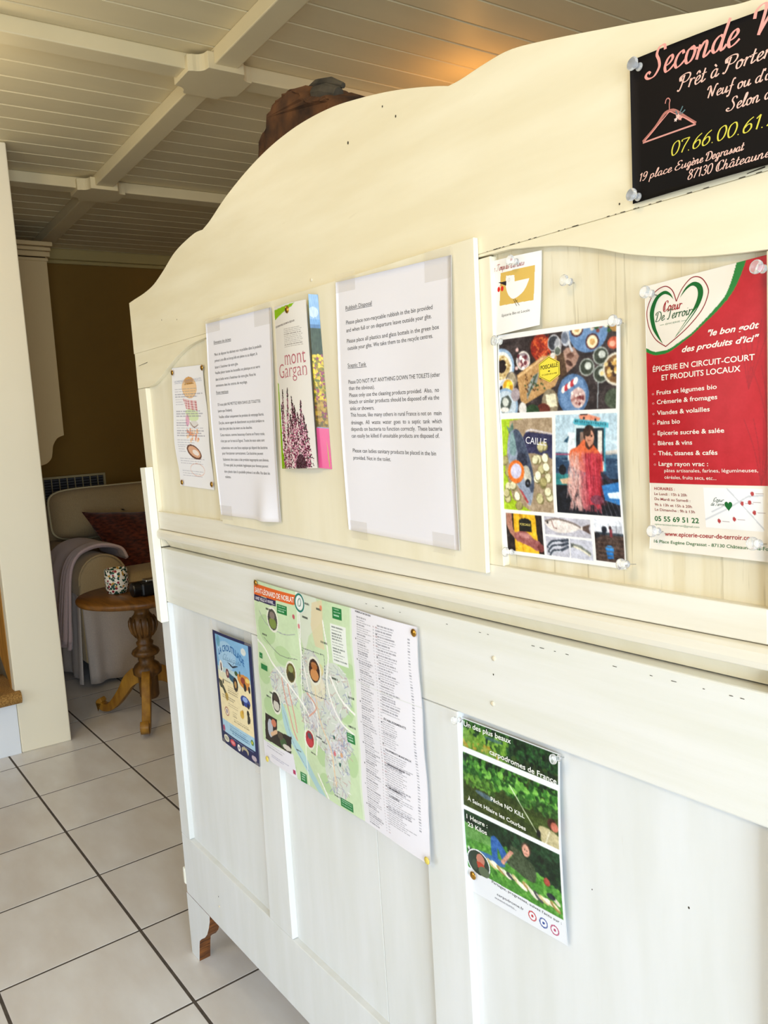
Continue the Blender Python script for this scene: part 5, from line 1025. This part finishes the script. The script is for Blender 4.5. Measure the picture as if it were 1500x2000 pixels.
for q in ((.187,.088,.256,.136), (.561,.017,.613,.071), (.597,.599,.640,.648), (.536,.947,.606,.993), (.273,.949,.311,1.0), (.024,.452,.078,.482), (.012,.395,.04,.425)):
    c.rect(*q, '1c7a3c'); c.dashes(q[0]+.006, q[1]+.007, q[2]-.006, q[3]-.004, 3, 'cfe6cf', .8, .3, .35)
c.rect(.545,.100,.632,.286,'e8ebe4'); c.dashes(.552,.110,.628,.280,12,'5c6460',.7,.4,.4)
for a, b_ in (((.34,.278),(.491,.268)), ((.491,.268),(.488,.485)), ((.488,.485),(.328,.495)), ((.328,.495),(.34,.278))):
    n_ = 26
    for k_ in range(0, n_, 2): t0_, t1_ = k_/n_, (k_+1)/n_; c.line([(a[0]+(b_[0]-a[0])*t0_, a[1]+(b_[1]-a[1])*t0_), (a[0]+(b_[0]-a[0])*t1_, a[1]+(b_[1]-a[1])*t1_)], .0016, '2c3a44')
for a, b_ in ((.06,.06), (.10,.13), (.05,.28), (.38,.04), (.46,.045), (.36,.11), (.62,.42), (.08,.59), (.05,.62), (.61,.56), (.40,.70), (.44,.71), (.36,.80), (.50,.95), (.26,.83), (.53,.36), (.48,.20)): c.dashes(a, b_, a+.04, b_+.010, 1, '3c443c', .8, .2, .9)
for a, b_ in ((.52,.66), (.55,.78)): c.ell(a, b_, .006, .010, '14584a')
for a, b_, cc in ((.30,.13,'b8324c'), (.33,.17,'d0505c'), (.49,.04,'e07c5c'), (.52,.74,'d8646c'), (.56,.73,'d99a6c')): c.ell(a, b_, .008, .012, cc, al=.8)
c.rect(.655,0,1.01,1.01,'ece9f0'); c.rect(.655,0,.665,1.01,'d6e2c8')
c.dashes(.695,.030,.780,.990,88,'77757f',.62,.45,.42); c.dashes(.812,.040,.905,.43,34,'77757f',.62,.4,.42); c.dashes(.812,.460,.890,.575,12,'77757f',.62,.4,.42); c.dashes(.812,.600,.945,.93,34,'77757f',.62,.5,.42)
for u_ in (.787,.800,.805): 
    for k_ in range(70): c.rect(u_, .05+.0133*k_, u_+.006, .054+.0133*k_, 'a88a90' if k_ % 3 == 0 else '9a9aa4', .7)
for k_ in range(66): c.rect(.955, .06+.0125*k_, .966, .0645+.0125*k_, '8a8a94', .75)
for k_ in range(18): c.rect(.686 if k_ % 2 else .804, .08+.048*k_, .690 if k_ % 2 else .808, .086+.048*k_, '2c2c34')
for y_ in (.333, .667): c.rect(0, y_, 1, y_+.0015, 'b9c4b0', .35)
c.rect(.322, 0, .326, 1.01, 'f2f2ea', .7)
c.ell(.344, .050, .037, .050, 'eef2ee'); c.poly([(-.01,.020),(.318,.020),(.310,.070),(-.01,.079)], 'dd6428'); c.poly([(-.01,.080),(.180,.075),(.178,.106),(-.01,.112)], '2c2450')
s = Sheet('map', lambda u, v: 0.0015+0.005*abs(math.sin(PI*u*3))*0.45+0.0015*math.sin(PI*v*3)**2+(0.008*max(0, u-.8)*5*max(0, v-.85)*6*0.5))
s.paper('town_map', 'large folded green town map with a white street index, tacked across the panels', 'map', M_print, c)
s.text('SAINT-LÉONARD DE NOBLAT', .010, .066, .306, .026, 'f4efe6', .058, lay=2, bold=.014)
s.text('UNE VILLE À VIVRE...', .012, .104, .172, .016, 'f0ecf2', .098, lay=2, bold=.01)
circ = lambda r_, n_=28: [(.344+r_*math.cos(2*PI*i/n_), .050+r_*1.37*math.sin(2*PI*i/n_)) for i in range(n_)]
pass; s.stroke(circ(.031), .0028, '2c7a6c', 4, closed=True); s.stroke([(.334,.070),(.332,.045),(.345,.028),(.354,.040),(.350,.062),(.338,.068)], .0009, '2c7a6c', 5, smooth=3)
s.text('NOMENCLATURE DES RUES', .690, .012, .779, .0075, '3c3a44', bold=.02)
for t_, u_, v_, e_ in (('ÉTABLISSEMENTS', .818,.452,.925), ('ÉQUIPEMENTS MUNICIPAUX', .815,.590,.938), ('SERVICES PUBLICS', .818,.655,.900), ('MONUMENTS', .822,.760,.880), ('LOISIRS', .822,.795,.870)): s.text(t_, u_, v_, e_, .0085, '3c3a44', bold=.02)
s.finish()

# --- 11. carp fishing flyer -------------------------------------------------------
c = Canvas(240, 340, 'eef0f4'); c.asp = .138/.195
def foliage(u0, v0, u1, v1, n_, cols, r=.02):
    for k_ in range(n_): c.ell(u0+(u1-u0)*RNG.rand(), v0+(v1-v0)*RNG.rand(), r*(.5+RNG.rand()), r*.6*(.5+RNG.rand()), cols[RNG.randint(len(cols))], RNG.rand()*3)
c.within(.012,.003,.985,.158); c.rect(0,0,1,1,'1f3f22'); foliage(0,0,1,.06,200,['1c3a1c','2c5424','16301a','3c6a2c']); c.rect(0,.06,1,.13,'24402a'); foliage(0,.04,.5,.12,120,['5c8a2c','7aa63c','3c6424']); foliage(.5,.02,1,.12,120,['173018','1f4420','2c5c2c']); c.poly([(0,.05),(.25,.10),(.55,.158),(0,.158)], '6f9636', .8); foliage(.0,.11,.4,.15,40,['8f9a3c','7aa63c','a89438'], .015); foliage(.55,.11,1,.16,50,['2c3c1c','3c5424','1c2c18']); c.ell(.35,.06,.10,.010,'3c5a7c',al=.6)
c.photo()
c.within(.012,.188,.980,.492); c.rect(0,0,1,1,'3b4a1c'); c.noise(.03, 30); foliage(0,.18,1,.24,200,['1c3a1a','2f5c26','4c8a34','16301a']); foliage(0,.23,1,.32,420,['3c7a2c','5c9a3c','7ab84c','24501e','2c5c24'], .022); foliage(0,.30,.35,.36,80,['4c7a2c','6a9a3c','3c5c24']); foliage(.6,.30,1,.34,80,['3c6a2c','2c4c20','5c8a3c']); c.rect(0,.34,1,.345,'2f3c18',.4); c.ell(.25,.385,.10,.014,'5c7496',.1,.7); c.ell(.75,.40,.2,.03,'556c2c',al=.4); c.ell(.3,.45,.3,.03,'4c5420',al=.4)
c.line([(.52,.265),(.79,.462)], .004, 'd6dcc8'); c.poly(smooth_pts([(.80,.415),(.88,.405),(.99,.43),(.99,.50),(.84,.50),(.81,.46)], 4, True), 'b9ae84'); c.ell(.925,.375,.045,.030,'4a2a20'); c.ell(.945,.385,.035,.024,'c2705c'); c.ell(.795,.455,.02,.02,'1c1c1a'); c.line([(.90,.42),(.86,.49)], .006, 'dcd6bc')
c.photo()
c.within(.012,.514,.980,.866); c.rect(0,0,1,1,'1f3d26'); c.noise(.04, 20); foliage(0,.51,1,.60,120,['17301c','24482a','1c3820'],.04); c.poly([(0,.585),(.35,.615),(1,.725),(1,.88),(0,.88)], '4f8f34'); foliage(0,.62,1,.87,260,['5fa03c','3f7a2c','6fb048','4a8a34'], .016); c.poly([(0,.585),(.32,.61),(.30,.66),(0,.68)], '6f9a5c', .6); c.poly([(.60,.55),(1,.62),(1,.72),(.70,.66)], '15301c', .8)
c.poly(smooth_pts([(.09,.735),(.22,.715),(.40,.712),(.44,.735),(.38,.752),(.20,.755)], 4, True), '3f6fa4'); c.poly(smooth_pts([(.33,.590),(.38,.600),(.46,.655),(.47,.70),(.42,.715),(.37,.65),(.36,.74),(.31,.735),(.30,.62)], 4, True), '2f62a8'); c.ell(.065,.745,.04,.014,'1c2432'); c.ell(.045,.735,.012,.012,'c9d0c8')
c.poly(smooth_pts([(.50,.60),(.58,.598),(.64,.62),(.74,.655),(.74,.735),(.66,.745),(.55,.725),(.46,.705),(.52,.65)], 4, True), '47553c'); c.poly([(.50,.625),(.54,.63),(.44,.715),(.41,.705)], 'c9907c'); c.ell(.42,.715,.022,.014,'c9907c'); c.ell(.665,.575,.048,.036,'4a3a2c'); c.ell(.662,.585,.036,.034,'d29a84'); c.rect(.645,.600,.675,.603,'7c3c34'); c.ell(.65,.580,.005,.003,'1c1c1c'); c.ell(.673,.582,.005,.003,'1c1c1c')
for k_ in range(13): u, v = .29+.052*k_, .765+.0045*k_+.008*RNG.randn(); c.ell(u, v, .055, .014, ['c9b884','e6e0cc','a88c50','d8d4c4','4a4a4c'][k_ % 5], .5+.2*RNG.randn()); c.ell(u+.01, v-.003, .035, .006, 'f0ecd8', .5, .7)
c.ell(.85,.70,.03,.022,'a8483c'); c.ell(.93,.785,.04,.012,'d9d4c0',.6); c.ell(.88,.77,.04,.016,'2a3038')
c.photo(); c.free(); c.poly([(0,.855),(.25,.86),(1,.868),(1,1.01),(0,1.01)], 'e9ebf0'); c.ell(.144,.800,.128,.078,'e6e8ea'); c.ell(.144,.800,.118,.071,'2a3a2c'); c.ell(.17,.775,.045,.035,'c2806c'); c.ell(.16,.81,.05,.02,'b8442c'); c.ell(.20,.84,.06,.03,'5c6a50'); c.ell(.10,.82,.03,.03,'3c4c3a')
for u_, v_, cc in ((.682,.942,'c22c34'), (.788,.946,'2c4c9c'), (.891,.951,'b83a6c')): c.ell(u_, v_, .040, .028, cc); c.ell(u_, v_, .030, .021, 'eef0f4'); c.ell(u_, v_, .012, .008, cc)
c.dashes(.298,.955,.52,.965,1,'8a8a94',.6,.1,.6)
s = Sheet('car', lambda u, v: 0.001+0.004*math.sin(PI*v)+0.003*max(0, v-.6)*u)
s.paper('carp_fishing_flyer', 'glossy green carp fishing flyer with a man lying by his catch', 'flyer', M_print, c)
WT = 'f4f4ee'
s.text('Un des plus beaux', .020, .042, .534, .0270, WT, .042, bold=.012); s.text('carpodromes de France', .312, .140, .971, .0270, WT, .157, bold=.012); s.text('Pêche NO KILL', .320, .395, .664, .0225, WT, .409, bold=.012); s.text('À Saint Hilaire les Courbes', .061, .452, .672, .0215, WT, .473, bold=.012)
s.text('1 Heure :', .040, .562, .272, .0250, WT, bold=.012); s.text('23 Kilos', .050, .605, .262, .0250, WT, bold=.012)
s.text("Partagez, progressez, suivez l'actu sur :", .280, .876, .961, .0150, '24262c', .896, bold=.004); s.text('carpodrome.fr', .326, .936, .600, .0150, '3c3e48', .939, bold=.004); s.text('carpodrome saint hilaire', .298, .962, .521, .0065, '8a8a94', .966)
s.finish()

# ------------------------------------------------------------------ PINS AND TACKS
def clear_pin(head, surf_y, label, tilt=(0.10, 0.0, -0.15), r=0.0048):
    hx_, hy_, hz_ = head; t = empty('push_pin', head, label, 'push pin', 'clear push pins')
    d = Vector((tilt[0], 1, tilt[2])).normalized(); H = Vector(head)
    q = d.to_track_quat('Z', 'Y').to_matrix()
    pr = [(0.0, -0.0018), (r*.7, -0.0016), (r, -0.0006), (r, 0.0008), (r*.75, 0.0020), (r*.45, 0.0030), (r*.40, 0.0055), (r*.62, 0.0068), (r*.66, 0.0078), (0.0, 0.0080)]
    b = MB(); n = 24; vs = []
    for rr, h in pr:
        for i in range(n): vs.append(tuple(H+q @ Vector((rr*math.cos(2*PI*i/n), rr*math.sin(2*PI*i/n), h))))
    b.add(vs, [(j*n+i, j*n+(i+1) % n, (j+1)*n+(i+1) % n, (j+1)*n+i) for j in range(len(pr)-1) for i in range(n)])
    b.build('head', M_clear, t, smooth=True, fix=True)
    tip_t = (surf_y+0.002-hy_)/d.y; b = MB(); b.tube([H+d*0.0078, H+d*max(0.0085, tip_t)], 0.0005, 6); b.build('needle', M_steel, t)
for h, sy, lab in (((1.5733, -0.012, 1.318), 0, 'clear push pin at the top left corner of the black flyer'), ((1.5696, -0.012, 1.2244), 0, 'clear push pin at the bottom left corner of the black flyer'),
    ((1.6674, -0.012, 1.1526), .004, 'clear push pin at the top right of the red grocery poster'), ((1.5781, -0.010, 1.1503), .004, 'clear push pin at the top left of the red grocery poster'), ((1.5795, -0.010, 0.9644), .004, 'clear push pin at the bottom left of the red grocery poster'), ((1.6633, -0.012, 0.962), .004, 'clear push pin covering the address of the red grocery poster'),
    ((1.5505, -0.012, 0.9349), .004, 'clear push pin at the bottom right of the seafood poster'), ((1.545, -0.0065, 1.1332), .004, 'clear push pin at the top right of the seafood poster'), ((1.4107, -0.0065, 1.1327), .004, 'clear push pin at the top left of the seafood poster'), ((1.4132, -0.0065, 0.931), .004, 'clear push pin at the bottom left of the seafood poster'),
    ((1.434, -0.0055, 1.2019), .004, 'clear push pin at the top of the small bird card'), ((1.4943, -0.0040, 1.1738), .008, 'clear push pin alone in the bare panel right of the bird card'), ((1.4686, -0.012, 0.7405), 0, 'clear push pin at the top right of the carp fishing flyer'), ((1.329, -0.0105, 0.7395), 0, 'clear push pin at the top left of the carp fishing flyer')):
    clear_pin(h, sy, lab)
def tack(p, label, col_=None, dr=(0, 1, 0)):
    x, y, z = p; t = empty('brass_tack', p, label, 'thumbtack', 'brass thumbtacks')
    b = MB(); b.lathe([(0.0, -0.0016), (0.0022, -0.0014), (0.0040, -0.0007), (0.0048, 0.0), (0.0040, 0.0004), (0.0, 0.0004)], (x, y, z), 24, axis='y', closed=False); b.build('head', col_ or M_brass, t, smooth=True)
    b = MB(); b.tube([(x, y+0.0003, z), (x, y+0.0055, z)], 0.0005, 6); b.build('point', M_steel, t)
MY = mat('yellow_pin_plastic', 'd8c25a', 0.3)
for p, lab, m_ in (((.615, .0035, 1.1682), 'brass thumbtack at the top left of the burger menu', None), ((.7356, .0045, 1.1664), 'brass thumbtack at the top right of the burger menu', None), ((.612, .0045, .9768), 'brass thumbtack at the bottom left of the burger menu', None), ((.7344, .0045, .9765), 'brass thumbtack at the bottom right of the burger menu', None),
    ((1.0522, -.0165, 1.2124), 'brass thumbtack on the green corner of the heather brochure', None), ((1.262, -.0065, .8233), 'brass thumbtack at the top right of the street index', None), ((.8854, -.0072, .8329), 'brass thumbtack on the orange corner of the town map', None),
    ((.8771, -.0072, .5524), 'yellow pin at the bottom left corner of the town map', MY), ((1.268, -.0110, .5533), 'yellow pin at the bottom right corner of the street index', MY), ((1.3321, .0020, .5580), 'brass thumbtack beside the round portrait of the carp flyer', None)):
    tack(p, lab, m_)
